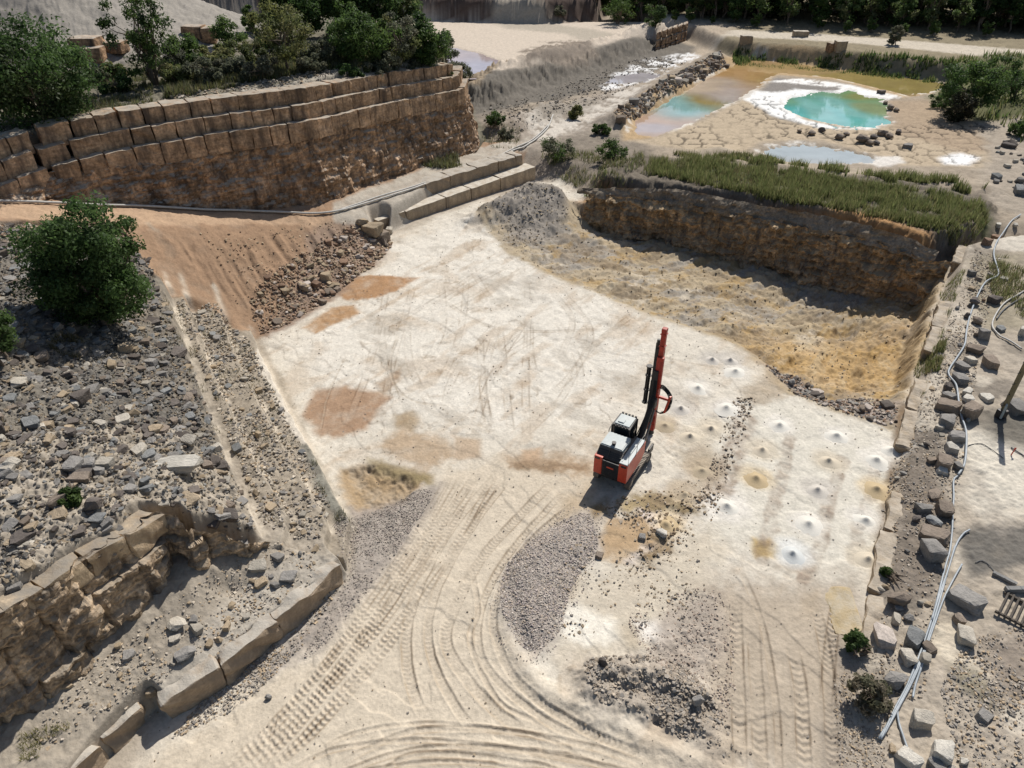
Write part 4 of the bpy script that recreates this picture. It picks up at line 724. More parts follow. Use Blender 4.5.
BOULDERS = [  # px, py, width px, height/width, kind, tone, label
 (929, 549, 25, .85, 'block', 'grey', 'big square grey block casting a long black shadow left of the pipes'),
 (897, 597, 28, .75, 'boulder', 'brown', 'rounded brown boulder with deep shadow at the left edge of the boulder row'),
 (965, 598, 32, .5, 'block', 'grey', 'largest grey slab boulder just right of the pipe bundle'),
 (958, 619, 17, .8, 'slab', 'brown', 'tilted brown plate leaning behind the pale squared block'),
 (964, 634, 23, .6, 'block', 'pale', 'pale squared block with dark shadow right of the pipes, below the grey slab'),
 (883, 634, 29, .5, 'block', 'pink', 'rough white and pink slab on the left side of the boulder row'),
 (912, 637, 23, .8, 'block', 'blue', 'blue grey boulder touching the pipe bundle next to the rough pink slab'),
 (908, 617, 15, .6, 'boulder', 'grey', 'small rounded grey boulder above the blue grey one'),
 (907, 656, 18, .7, 'block', 'pale', 'light chipped boulder between the blue grey boulder and the large grey one'),
 (894, 678, 29, .65, 'boulder', 'grey', 'large grey boulder with a dark shadow left of the pipes near the bottom'),
 (920, 718, 23, .7, 'block', 'pale', 'pale cube shaped block alone on the dirt right of the pipe ends'),
 (939, 751, 27, .7, 'block', 'white', 'white squared block at the bottom edge of the photo'),
 (935, 764, 18, .7, 'block', 'grey', 'grey block in front of the white block at the bottom edge'),
 (908, 757, 23, .6, 'block', 'white', 'white broken block under the end of the short pipe'),
 (891, 748, 13, .5, 'slab', 'tan', 'small tan flat stone left of the short pipe end'),
 (951, 767, 13, .6, 'boulder', 'pale', 'small round pale stone at the bottom edge beside the white block'),
 (962, 760, 13, .6, 'slab', 'white', 'thin white slab leaning at the right end of the bottom blocks'),
 (945, 421, 20, .55, 'block', 'grey', 'light topped grey block below the big brown pair of blocks'),
 (939, 427, 13, .5, 'slab', 'pale', 'small pale slab left of the light topped grey block'),
 (955, 436, 18, .7, 'block', 'grey', 'grey chunky block left of the pipe bend in the middle of the row'),
 (950, 448, 19, .55, 'slab', 'white', 'white jagged slab left of the pipe above the dark brown block'),
 (942, 462, 19, .75, 'block', 'brown', 'dark brown block with a white slab at its foot'),
 (942, 471, 18, .4, 'slab', 'white', 'white slab lying against the foot of the dark brown block'),
 (926, 444, 9, .7, 'boulder', 'dark', 'small dark boulder alone on bare dirt left of the row'),
 (957, 466, 10, .9, 'block', 'grey', 'narrow grey block squeezed against the pipe beside the dark brown block'),
 (934, 494, 23, .4, 'boulder', 'brown', 'flat earthy boulder above the broken white and grey pair'),
 (922, 507, 22, .55, 'slab', 'grey', 'broken grey slab tilted with one white edge'),
 (943, 509, 20, .7, 'block', 'brown', 'brown grey squared block beside the pipe next to the broken slab'),
 (933, 520, 22, .45, 'boulder', 'blue', 'smooth flat blue grey boulder below the brown grey block'),
 (916, 518, 13, .6, 'boulder', 'dark', 'dark small boulder left of the smooth flat one'),
 (933, 534, 27, .45, 'block', 'brown', 'brown grey slab directly behind the big square grey block'),
 (941, 556, 9, .9, 'boulder', 'white', 'small white stone touching the right side of the big grey block'),
 (939, 570, 7, .8, 'boulder', 'grey', 'little grey stone between the pipes and the big grey block shadow'),
 (947, 406, 22, .6, 'block', 'brown', 'wide brown block left of the pipe, left of a brown cube'),
 (969, 411, 20, .9, 'block', 'brown', 'tall brown cube just right of the pipe, beside the wide brown block'),
 (948, 395, 14, .5, 'block', 'grey', 'flat grey block behind the wide brown block'),
 (966, 391, 17, .4, 'slab', 'white', 'long white slab right of the pipe behind two others'),
 (968, 398, 16, .45, 'slab', 'white', 'white slab resting behind the tall brown cube'),
 (987, 397, 20, .3, 'slab', 'white', 'flat white slab left of the base of the post'),
 (947, 386, 15, .8, 'boulder', 'dark', 'black shaded boulder left of the pipe bend'),
 (959, 378, 18, .6, 'block', 'grey', 'grey broad block right of the pipe bend'),
 (961, 366, 14, .6, 'block', 'grey', 'grey block one step up the row from the broad block'),
 (970, 360, 17, .5, 'slab', 'pale', 'pale tilted slab beside the brown light topped block'),
 (989, 362, 18, .7, 'block', 'brown', 'brown light topped block on the right side of the row with black shadow'),
 (973, 349, 16, .5, 'block', 'brown', 'reddish dark block above the pale tilted slab'),
 (983, 335, 12, 1.1, 'block', 'grey', 'upright grey block with a light top and tall dark side'),
 (976, 320, 15, .7, 'boulder', 'brown', 'dark brown rounded boulder above the upright grey block'),
 (966, 315, 10, .8, 'boulder', 'dark', 'dark boulder under the pipe near the top of the row'),
 (1000, 328, 15, .35, 'slab', 'blue', 'flat blue grey slab inside the loop of the second hose'),
 (1020, 331, 13, 1.0, 'slab', 'white', 'white standing slab at the right edge near the hose loop'),
 (973, 301, 14, .8, 'boulder', 'dark', 'dark blue boulder left of a small red stone near the row top'),
 (992, 300, 12, .8, 'block', 'dark', 'dark squared block right of a small red stone'),
 (983, 300, 6, .8, 'boulder', 'red', 'small red stone between two dark ones'),
 (998, 225, 10, .5, 'slab', 'white', 'white stone beside the far end of the reeds, left of its pair'),
 (1015, 225, 9, .6, 'boulder', 'white', 'white stone beside the pipe start at the far right edge'),
 (986, 242, 10, .8, 'block', 'red', 'red brown block at the far end of the slab kerb'),
 (995, 237, 9, .5, 'block', 'red', 'flat red brown block behind its partner at the kerb end'),
 (1004, 278, 12, .25, 'slab', 'white', 'thin white plank shaped stone lying by the pipe kink'),
 (1015, 407, 24, .5, 'block', 'grey', 'grey green boulder at the right edge just beyond the post base'),
 (985, 716, 27, .35, 'slab', 'grey', 'layered crumbling grey outcrop low on the right side'),
 (697, 699, 18, 1.0, 'boulder', 'grey', 'upright grey boulder at the right end of the dark rubble heap'),
 (602, 661, 14, .9, 'boulder', 'dark', 'dark pointed boulder on top of the dark rubble heap'),
 (269, 696, 10, .8, 'boulder', 'grey', 'single round grey stone beside the haul road tracks'),
 (176, 464, 50, .22, 'block', 'white', 'biggest flat pale slab lying on the left rubble slope', 3, .08, .42),
 (138, 450, 26, .35, 'slab', 'pale', 'pale slab up slope from the biggest flat slab'),
 (207, 465, 18, .4, 'slab', 'brown', 'brown slab at the right end of the biggest pale slab'),
 (75, 465, 22, .6, 'block', 'grey', 'left block of three grey blocks in line on the rubble slope'),
 (89, 464, 17, .7, 'block', 'grey', 'middle block of three grey blocks in line on the rubble slope'),
 (106, 463, 20, .65, 'block', 'pale', 'pale right hand block of three in line on the rubble slope'),
 (95, 502, 25, .7, 'boulder', 'dark', 'black sided boulder on the slope above the cliff edge'),
 (14, 462, 20, .8, 'boulder', 'pale', 'pale rounded boulder at the left edge of the rubble slope'),
 (186, 652, 30, .35, 'boulder', 'grey', 'long grey stone lying on top of the slab ledge'),
 (177, 623, 26, .35, 'boulder', 'pale', 'half buried pale stone between the cliff foot and the slab ledge'),
 (235, 666, 15, .5, 'slab', 'pale', 'small pale slab fallen at the foot of the slab ledge'),
 (48, 425, 14, .6, 'block', 'tan', 'tan yellow block on the left rubble slope'),
 (662, 533, 15, .55, 'slab', 'white', 'white rounded stone beside the muddy puddle near the drill rig'),
 (642, 537, 14, .5, 'slab', 'grey', 'grey flat stone at the rim of the muddy puddle'),
 (600, 555, 16, .35, 'slab', 'brown', 'dark flat stone at the lower edge of the muddy puddle')]
BOULDERS += [(372, 230, 20, .7, 'block', 'tan', 'tan squared block against the near end of the lower stone step'), (384, 236, 15, .7, 'block', 'brown', 'brown block on the floor at the near end of the lower stone step'), (362, 222, 17, .6, 'boulder', 'tan', 'tan boulder on the dirt at the near end of the upper stone step'), (390, 230, 10, .6, 'block', 'pale', 'small pale stone touching the lower stone step')]
for b_ in BOULDERS: rock_px(*b_, name='boulder' if b_[2] * b_[3] > 9 else 'stone')
def inside_pts(poly, n, seed):
    r = np.random.default_rng(seed); lo, hi = poly.min(0), poly.max(0); out = np.zeros((0, 2))
    while len(out) < n:
        q = r.uniform(lo, hi, (n * 3, 2)); out = np.vstack([out, q[sdf(poly, q[:, 0], q[:, 1]) > 0]])
    return out[:n]
POOL = []
def scatter_rocks(poly, n, size, kinds, tones, label, cat, group, seed, hf=(.35, .8), pw=2.6, name='stone'):
    r = random.Random(seed); pts = inside_pts(poly, n, seed); g = H(pts[:, 0], pts[:, 1])
    for k in range(n):
        s = size[0] + (size[1] - size[0]) * r.random() ** pw; kd = r.choice(kinds)
        POOL.append((s / depth_at(pts[k, 0], pts[k, 1], g[k]), pts[k, 0], pts[k, 1], g[k], s, s * r.uniform(.55, .95), s * r.uniform(*hf) * (.6 if kd == 'slab' else 1), kd, r.choice(tones), r.randrange(60), r.uniform(0, 6.28), r.uniform(-.35, .35), label, cat, group, name))
rubz = PW([(0, 225, 9.5), (100, 245, 7.4), (145, 255, 6), (162, 300, 5.2), (190, 364, 4.6), (222, 450, 4.1), (255, 520, 3.6), (216, 519, 5.1), (185, 519, 5.7), (148, 507, 6.4), (125, 528, 6.7), (53, 572, 7.2), (0, 602, 7.5), (-60, 620, 7.8), (-60, 230, 10)])
scatter_rocks(rubz, 3000, (.14, .92), ['slab', 'slab', 'slab', 'slab', 'block'], ['grey', 'dark', 'blue', 'grey', 'tan', 'dark', 'grey', 'brown', 'pale'], 'loose grey or tan stone lying among rubble on the left slope', 'rock', 'stones on the left rubble slope', 5, hf=(.22, .62), pw=3.2)
foot = soft(PW([(254, 318), (262, 292, 1), (300, 264, 1.2), (345, 242, .8), (383, 236), (390, 250), (345, 288), (300, 318), (264, 334)]))
scatter_rocks(foot, 220, (.3, .85), ['block', 'boulder', 'slab'], ['red', 'brown', 'tan', 'tan', 'pink'], 'red brown stone in the rubble pile at the foot of the dirt slope', 'rock', 'stones at the foot of the dirt slope', 6, name='stone')
rim = PW([(840, 402, -.8), (870, 396, -1), (897, 412, 0), (897, 428, 0), (865, 420, 0), (838, 412, 0), (795, 396, 0), (765, 368, 0), (775, 362, -.5), (810, 390, -.8)])
scatter_rocks(rim, 90, (.25, .75), ['block', 'slab', 'boulder'], ['brown', 'grey', 'dark', 'pink'], 'brown grey stone on the broken rim between drill pad and lower pit', 'rock', 'stones on the rim of the lower pit', 8, name='stone')
cz = PW([(622, 126), (655, 103), (690, 83), (728, 64), (720, 57), (685, 76), (650, 97), (612, 120)], 2.2)
scatter_rocks(cz, 150, (.45, 1.5), ['block', 'boulder', 'slab'], ['brown', 'grey', 'tan', 'pale', 'brown', 'pink'], 'brown or grey rough stone heaped on the causeway beside the orange pond', 'rock', 'stones heaped on the causeway', 9, hf=(.5, .9), name='stone')
for px, py, s in ((799, 131, 7), (811, 133, 12), (821, 130, 11), (839, 137, 13), (846, 134, 9), (862, 139, 19), (869, 143, 12), (873, 137, 11), (876, 143, 11), (882, 133, 14), (889, 136, 13), (898, 132, 11), (890, 107, 12), (896, 110, 9), (885, 103, 9)):
    rock_px(px, py, s, .62, 'boulder', 'brown' if s != 11 else 'dark', 'dark brown grey rock strewn on the cracked mud beside the turquoise pool', group='rocks strewn on the cracked mud')
rock_px(908, 146, 14, .45, 'slab', 'grey', 'single flat grey rock on the mud right of the rock cluster')
rock_px(881, 92, 12, .4, 'slab', 'dark', 'dark flat rock on the white salt rim of the turquoise pool')
scatter_rocks(PW([(1000, 135, 2), (1030, 128, 2), (1040, 190, 2), (1012, 196, 2), (990, 180, 2)]), 40, (.6, 1.9), ['block', 'slab'], ['grey', 'pale', 'dark', 'blue'], 'grey stone in the heap at the right edge beyond the reeds', 'rock', 'stones heaped at the far right', 12, name='stone')
stripz = PW([(905, 430, .8), (958, 300, 1.3), (975, 250, 1.7), (1000, 260, 1.6), (985, 330, 1.3), (965, 440, .9), (950, 560, .6), (925, 700, .3), (870, 700, .2), (880, 600, .4)])
scatter_rocks(stripz, 90, (.18, .6), ['block', 'boulder', 'slab'], ['grey', 'brown', 'pale', 'tan'], 'small stone scattered between the big boulders along the pipes', 'rock', 'small stones between the boulders', 14, name='stone')
ledgez = PW([(50, 695, 2), (110, 655, 2.2), (190, 600, 2.3), (260, 550, 2), (320, 540, 1.7), (320, 575, 1.6), (220, 640, 1.7), (150, 690, 1.7), (90, 720, 1.8), (30, 760, 1.9)])
scatter_rocks(ledgez, 45, (.2, .8), ['block', 'slab', 'boulder'], ['tan', 'pale', 'grey', 'tan'], 'tan fallen stone on the ledge below the near cliff', 'rock', 'fallen stones on the ledge', 15, name='stone')
bnz = PW([(175, 300, 4), (215, 300, 2.5), (250, 340, 1.3), (330, 500, 1.2), (320, 540, 1.6), (262, 525, 2.5), (215, 400, 3)])
scatter_rocks(bnz, 110, (.2, .7), ['block', 'slab'], ['tan', 'pale', 'grey', 'blue'], 'pale stone lying on the stepped benches left of the floor', 'rock', 'stones on the stepped benches', 16, name='stone')

POOL.sort(key=lambda q: -q[0])
for q in POOL[:300]: tag(rock(q[1], q[2], q[3], *q[4:12], .2, 'stone'), *q[12:15])
def baked(rest):                  # the smaller ones of the same stones, as one mesh with the rubble
    VV, FF, CC, base = [], [], [], 0
    for q in rest:
        me = RM[q[7]][q[9] % 6]; V = np.empty(len(me.vertices) * 3, np.float32); me.vertices.foreach_get('co', V); V = V.reshape(-1, 3) * np.array(q[4:7]); F = np.empty(len(me.loops), np.int32); me.loops.foreach_get('vertex_index', F)
        M = np.array(Matrix.Rotation(q[10], 3, 'Z') @ Matrix.Rotation(q[11] * .6, 3, 'Y') @ Matrix.Rotation(q[11], 3, 'X')); VV.append(V @ M.T + np.array((q[1], q[2], q[3] - .2 * q[6]))); FF.append(F.reshape(-1, 3) + base); base += len(V); CC.append(np.tile(np.array(_tones[q[8]]) * .85 * (.8 + .4 * ((q[9] * 7) % 10) / 10), (len(V), 1)))
    return np.vstack(VV), np.vstack(FF), np.vstack(CC)
# uncountable stone: gravel, rubble, clods as one mesh each
TPL = []
for sd_ in range(6):
    r = np.random.default_rng(sd_ + 50); p = r.normal(0, 1, (9, 3)); p /= np.linalg.norm(p, axis=1)[:, None]; bm = hull(p * .5); bmesh.ops.triangulate(bm, faces=bm.faces[:]); bm.verts.index_update()
    TPL.append((np.array([v.co[:] for v in bm.verts]), np.array([[v.index for v in f.verts] for f in bm.faces]))); bm.free()
M_stuff = mat('loose_stone', attr=True, rough=.95, fine=.2, fscale=12, spec=.15)
def stuff(name, specs, label, cat, extra=None):
    VV, FF, CC, base = [], [], [], 0
    if extra: VV, FF, CC = [[q] for q in extra]; base = len(extra[0])
    for poly, n, smin, smax, tones, seed, clump in specs:
        r = np.random.default_rng(seed); pts = inside_pts(poly, int(n * 1.6), seed); dn = fbm(pts[:, 0], pts[:, 1], 1.8, 3, seed) + r.uniform(-.5, .5, len(pts)); pts = pts[dn > -clump][:n]; k = len(pts); g = H(pts[:, 0], pts[:, 1])
        sz = smin + (smax - smin) * r.random(k) ** 3; ti = r.integers(0, 6, k); an = r.uniform(0, 6.28, k); fl_ = r.uniform(.35, .95, k); asp = r.uniform(.6, 1.1, k); col = np.array(tones)[r.integers(0, len(tones), k)] * r.uniform(.75, 1.25, (k, 1))
        for t in range(6):
            m = np.nonzero(ti == t)[0]; V, F = TPL[t]; s = sz[m][:, None]; x = V[None, :, 0] * s; y = V[None, :, 1] * s * asp[m][:, None]; z = V[None, :, 2] * s * fl_[m][:, None]; c, q = np.cos(an[m])[:, None], np.sin(an[m])[:, None]
            W_ = np.stack([x * c - y * q + pts[m, 0][:, None], x * q + y * c + pts[m, 1][:, None], z + g[m][:, None] + s * .14], -1)
            VV.append(W_.reshape(-1, 3)); FF.append((F[None] + (np.arange(len(m)) * len(V))[:, None, None] + base).reshape(-1, 3)); CC.append(np.repeat(col[m], len(V), 0)); base += len(m) * len(V)
    o = link(name, mesh_from(name, np.vstack(VV), np.vstack(FF), 3, False, np.vstack(CC)), M_stuff); tag(o, label, cat, kind='stuff')
G1, G2, G3 = (.265, .24, .21), (.37, .325, .27), (.17, .152, .135); T1, T2 = (.40, .31, .21), (.46, .40, .32); B1, B2 = (.27, .18, .12), (.20, .14, .10)
stuff('rubble', [(rubz, 34000, .035, .30, [(.17, .16, .145), (.25, .23, .20), (.10, .094, .085), (.27, .215, .15), (.15, .135, .115), (.21, .175, .13)], 1, .2), (foot, 4200, .08, .4, [B1, T1, B2, B1, (.36, .28, .21)], 2, .6), (ledgez, 2600, .03, .2, [T1, T2, G2], 3, .2), (bnz, 7000, .04, .3, [T1, T2, G2, G1, G3, (.2, .17, .13)], 4, .25),
                 (cz, 1600, .25, .8, [G3, G1, B1, T1], 5, .6), (rim, 1800, .06, .35, [B1, G2, G3], 6, .4), (PW([(200, 235, 5), (300, 225, 3), (370, 225, 1.5), (385, 240, .5), (300, 280, 1), (240, 310, 1.2)]), 900, .06, .32, [B1, T1], 7, .1),
                 (PW([(0, 222, 9.7), (110, 228, 7.5), (150, 245, 6.3), (60, 250, 8.5), (0, 245, 9.5)]), 1500, .08, .4, [T1, B1, T2], 8, .3)], 'grey and tan rubble covering the slopes of the quarry', 'rubble', baked(POOL[300:]))
g1o = soft(g1.mean(0) + (g1[::6] - g1.mean(0)) * 1.22)
stuff('gravel', [(PW([(596, 506), (650, 491), (718, 492), (730, 512), (694, 530), (668, 562), (638, 576), (622, 566), (650, 536), (610, 520)]), 650, .05, .32, [(.27, .20, .13), (.33, .26, .18), (.2, .15, .10), (.38, .32, .25)], 121, .1), (PW([(735, 398), (756, 400), (738, 450), (718, 505), (700, 500), (716, 450)]), 650, .05, .28, [(.30, .24, .18), (.38, .32, .25), (.22, .175, .13)], 122, .15), (PW([(872, 580), (884, 500), (902, 432), (912, 436), (898, 520), (886, 600)]), 900, .04, .25, [(.26, .20, .14), (.33, .27, .2), G1], 123, .2), (fl, 5200, .03, .16, [(.30, .24, .17), G1, (.40, .34, .27), (.2, .165, .13)], 112, -.12), (fl, 1500, .025, .10, [(.24, .2, .16)], 113, .1), (g1o, 2600, .03, .12, [G1, G2, (.36, .30, .275)], 111, .05), (g1, 10500, .04, .15, [(.33, .30, .27), (.44, .39, .34), (.44, .39, .34), (.43, .365, .335), (.30, .26, .245), (.50, .44, .38), (.46, .38, .30)], 11, .42), (soft(PW([(340, 530), (400, 495), (432, 492), (412, 530), (370, 590), (330, 640), (304, 656), (345, 580)])), 5000, .04, .14, [G1, G2, (.3, .25, .22)], 12, .2),
                 (soft(PW([(586, 664), (625, 656), (676, 664), (702, 690), (732, 735), (718, 764), (690, 745), (640, 716), (596, 702)])), 5200, .045, .26, [G1, (.33, .275, .215), G2, (.38, .32, .25)], 13, .05), (soft(PW([(630, 615), (690, 590), (728, 600), (736, 650), (728, 720), (690, 690), (650, 660)])), 2600, .035, .17, [(.38, .32, .27), (.40, .34, .28), (.36, .28, .22)], 14, -.05),
                 (PW([(240, 655), (300, 620), (330, 590), (345, 580), (300, 650), (250, 700), (215, 720), (170, 740)]), 2600, .04, .2, [G2, G1, T1], 15, .2), (stripz, 9000, .03, .2, [G1, G2, T1, T2, (.28, .23, .18)], 16, .15), (PW([(830, 640), (880, 660), (900, 790), (840, 790)], .1), 2600, .03, .15, [G2, T1, (.28, .23, .18)], 17, .1),
                 (PW([(560, 560), (620, 520), (690, 480), (720, 500), (700, 560), (690, 620), (560, 640)]), 1500, .04, .22, [G3, (.3, .24, .17), T1], 18, -.15), (PW([(965, 640, .5), (1040, 620, .6), (1040, 780, .5), (960, 780, .3), (940, 690, .4)]), 3500, .03, .22, [G1, G2, T1], 19, .1)], 'grey purple crushed gravel spread in heaps on the pit floor', 'gravel')
stuff('clods', [(pit, 3000, .05, .30, [(.36, .26, .14), (.32, .26, .18), (.30, .255, .2), (.38, .31, .21), (.2, .16, .115)], 21, .1), (PW([(475, 214), (500, 200, 1), (555, 186, 1.6), (575, 200, 1), (560, 235, -1), (520, 250, 0)]), 900, .07, .36, [(.34, .30, .24), G2, (.33, .27, .19)], 22, .0),
                (PW([(480, 100, 3), (520, 85, 4), (650, 45, 4), (690, 60, 2), (600, 100, 2), (540, 125, 2), (490, 145, 2)]), 1500, .2, .6, [G1, (.28, .24, .19)], 23, .1),
                (np.vstack([crest + NRM * .2, (crest + NRM * 4)[::-1]]), 3500, .06, .45, [T2, G2, T1, G1], 24, .2), (PW([(200, 50, 14), (420, 40, 14), (440, 70, 13), (260, 80, 14.5)]), 1200, .1, .4, [G2, G1], 25, .2)], 'yellow and grey clods of broken soil in the lower pit', 'soil clods')

# ------------------------------------------------------------------ drill cutting cones
M_cone = {'w': mat('white_cuttings', (.66, .63, .56), fine=.06, bump=.15), 't': mat('tan_cuttings', (.56, .49, .38), fine=.06, bump=.15), 'o': mat('ochre_cuttings', (.47, .365, .22), fine=.06, bump=.15), 'g': mat('grey_cuttings', (.54, .50, .44), fine=.06, bump=.15), 'b': mat('pale_blue_cuttings', (.56, .57, .55), fine=.06, bump=.15), 'd': mat('damp_cuttings', (.42, .345, .24), fine=.08, bump=.2)}
def cone_mesh(seed, m):
    r = np.random.default_rng(seed); n = 20; prof = [(1.0, -.05), (.84, .05), (.62, .16), (.42, .31), (.27, .50), (.16, .76), (.08, .94), (.04, .97), (.0, .94)]; V = []
    for rr, zz in prof:
        for k in range(n): a = 2 * math.pi * k / n; q = rr * (1 + .08 * math.sin(2 * a + seed) + r.normal(0, .025)); V.append((q * math.cos(a), q * math.sin(a), zz + r.normal(0, .012)))
    F = [(i * n + k, i * n + (k + 1) % n, (i + 1) * n + (k + 1) % n, (i + 1) * n + k) for i in range(len(prof) - 1) for k in range(n)]
    me = mesh_from('powder_cone', np.array(V), np.array(F), 4, True); me.materials.append(M_cone[m]); return me
CLAB = ['first cone of the left column on the drill pad, white, nearest the broken rim', 'tan cone below the first cone of the left column', 'ochre ringed cone third down in the left column on the drill pad', 'white cone on a white dust patch left of the drill pad columns',
        'white cone at the top of the middle column, nearest the lower pit', 'tan cone second down the middle column', 'grey white cone third down the middle column', 'white cone fourth down the middle column', 'pale blue grey cone at the bottom of the middle column beside the ochre stain',
        'white cone at the top of the right column', 'ochre tipped cone second down the right column', 'white cone third down the right column', 'tan cone at the bottom of the right column beside the kerb',
        'pale cone on a white patch behind the drill rig, right of its mast', 'white cone right of the middle of the drill mast', 'grey cone just right of the red arm of the drill mast', 'broad hollow tan cone right of the drill rig', 'low tan cone right of the drill rig tracks', 'damp brown cone on the rough strip right of the rig', 'damp brown cone behind the muddy strip near the rig', 'ochre round cone beside the muddy puddle', 'small grey cone near the pit edge, left one of two', 'small grey cone near the pit edge, right one of two', 'damp little cone at the drill rig side', 'faint white cone nearest the slab kerb', 'pale cone on the corner of floor by the lower pit']
for k, (px, py, t_) in enumerate(CONES):
    x, y = P(px, py + 2); g = float(H(x, y)[0]); rad = .78 * (1.12 if t_ in 'wo' else .92); o = link('powder_cone', cone_mesh(k, t_)); o.location = (x, y, g - .02); o.scale = (rad, rad, .36 if t_ != 'd' else .25); o.rotation_euler[2] = k
    tag(o, CLAB[k], 'cone', 'cones of drill cuttings on the pit floor')

# ------------------------------------------------------------------ vegetation
M_leaf = mat('leaf', attr=True, rough=.6, spec=.25, trans=.52, objvar=.14)
M_bark = mat('bark', (.16, .125, .095), var=.3, vscale=3, bump=.5)
M_reed = mat('reed', attr=True, rough=.7, spec=.2, trans=.5)
def leaves(cent, rad, per, size, cols, seed, zup=.25, dens=1.6):
    """leaf sized quads spread through clumps; cent (k,3), rad (k,)"""
    r = np.random.default_rng(seed); k = len(cent); N = k * per
    d = r.normal(0, 1, (N, 3)); d /= np.linalg.norm(d, axis=1)[:, None]; rr = r.random(N) ** (1 / dens); bi = np.repeat(np.arange(k), per)
    p = cent[bi] + d * (rad[bi] * rr)[:, None] * np.array([1, 1, .8])
    nrm_ = d + r.normal(0, .8, (N, 3)); nrm_[:, 2] += zup; nrm_ /= np.linalg.norm(nrm_, axis=1)[:, None]
    t = np.cross(nrm_, r.normal(0, 1, (N, 3))); t /= np.linalg.norm(t, axis=1)[:, None]; b = np.cross(nrm_, t); s = (size * r.uniform(.6, 1.35, N))[:, None]
    V = np.stack([p - t * s, p + b * s * .45, p + t * s, p - b * s * .45], 1).reshape(-1, 3); F = np.arange(N * 4).reshape(-1, 4)
    cl = np.array(cols)[r.integers(0, len(cols), k)][bi] * r.uniform(.75, 1.3, (N, 1)); return V, F, np.repeat(cl, 4, 0)
def limb(V, F, p0, p1, r0, r1, seed, n=6, seg=4):
    r = np.random.default_rng(seed); p0 = np.array(p0, float); p1 = np.array(p1, float); ax = (p1 - p0); ax /= np.linalg.norm(ax); u = np.cross(ax, (.3, .9, .1)); u /= np.linalg.norm(u); v = np.cross(ax, u); b = sum(len(q) for q in V)
    L = np.linalg.norm(p1 - p0); ring = []
    for i in range(seg + 1):
        t = i / seg; c = p0 + (p1 - p0) * t + (u * r.normal(0, .05) + v * r.normal(0, .05)) * L * (0 < i < seg); ra = r0 + (r1 - r0) * t
        ring += [c + ra * (u * math.cos(2 * math.pi * k / n) + v * math.sin(2 * math.pi * k / n)) for k in range(n)]
    V.append(np.array(ring)); F += [(b + i * n + k, b + i * n + (k + 1) % n, b + (i + 1) * n + (k + 1) % n, b + (i + 1) * n + k) for i in range(seg) for k in range(n)]
DG = [(.052, .092, .028), (.068, .118, .035), (.086, .142, .045), (.046, .080, .026)]
MG = [(.085, .140, .038), (.105, .16, .045), (.072, .115, .036)]
YG = [(.17, .18, .06), (.14, .16, .06), (.19, .19, .08), (.11, .13, .05)]
GG = [(.14, .15, .095), (.17, .17, .115), (.12, .13, .085)]
FG = [(.11, .165, .055), (.14, .20, .065), (.17, .225, .08), (.16, .175, .08)]
def tree_meshes(h, rad, th, nb, per, leaf, cols, seed, squash=.8, shape='round', br=.38, stems=1, dens=1.6):
    """h height, rad crown radius, th height of the crown's underside"""
    r = np.random.default_rng(seed); cz_ = (h + th) / 2; ch = (h - th) / 2; cent = []
    while len(cent) < nb:
        q = r.uniform(-1, 1, 3); l = np.linalg.norm(q)
        if shape == 'round' and (l > 1 or l < .35): continue
        if shape == 'cone' and math.hypot(q[0], q[1]) > (1 - (q[2] + 1) / 2) * .95 + .12: continue
        if shape == 'tall' and (math.hypot(q[0], q[1]) > .75 + .25 * q[2] or l < .25): continue
        cent.append((q[0] * rad, q[1] * rad, cz_ + q[2] * ch))
    cent = np.array(cent); rads = r.uniform(.6, 1.25, nb) * br * min(rad, ch * 1.3); cent[:, 2] = np.maximum(cent[:, 2], th * .7 + rads * .3)
    V, F, c = leaves(cent, rads, per, leaf, cols, seed + 1, dens=dens); crown = mesh_from('crown', V, F, 4, False, c); crown.materials.append(M_leaf)
    TV, TF = [], []
    for s in range(stems):
        a = r.uniform(0, 6.28); bx_ = (math.cos(a) * .12 * (stems > 1), math.sin(a) * .12 * (stems > 1)); top = (r.normal(0, .08) * rad + bx_[0] * 5, r.normal(0, .08) * rad + bx_[1] * 5, cz_); limb(TV, TF, (bx_[0], bx_[1], -.3), top, .024 * h + .03, .012 * h, seed + s)
        for k in r.choice(nb, min(nb, 10), False): z0 = max(th * .55, .3) + r.random() * (cz_ - th * .55) * .8; f = z0 / cz_; limb(TV, TF, (top[0] * f, top[1] * f, z0), cent[k], .011 * h + .012, .012, seed + 50 + int(k), 5, 3)
    trunk = mesh_from('trunk', np.vstack(TV), np.array(TF), 4, True); trunk.materials.append(M_bark); return trunk, crown
def plant(name, meshes, label, cat, x, y, g, rot=0.0, sc=1.0, group=None):
    t = thing(name, label, cat, (x, y, g - .05), rot, group); t.scale = (sc, sc, sc)
    link('trunk' if name.endswith('tree') else 'stem', meshes[0], None, t); link('crown' if name.endswith('tree') else 'foliage', meshes[1], None, t); return t
def tree_px(px, py, hpx, wpx, th, cols, label, seed, nb=40, per=260, leaf=.16, name='broadleaf_tree', cat='tree', **kw):
    x, y, g = hit(px, py); d = depth_at(x, y, g); el = math.atan2(CAMZ - g - 2, math.hypot(x, y)); hh = hpx * d / FPX / math.cos(el) * .97; rad = wpx * d / FPX / 2
    return plant(name, tree_meshes(hh, rad, th * hh, nb, per, leaf, cols, seed, **kw), label, cat, x, y, g, seed)
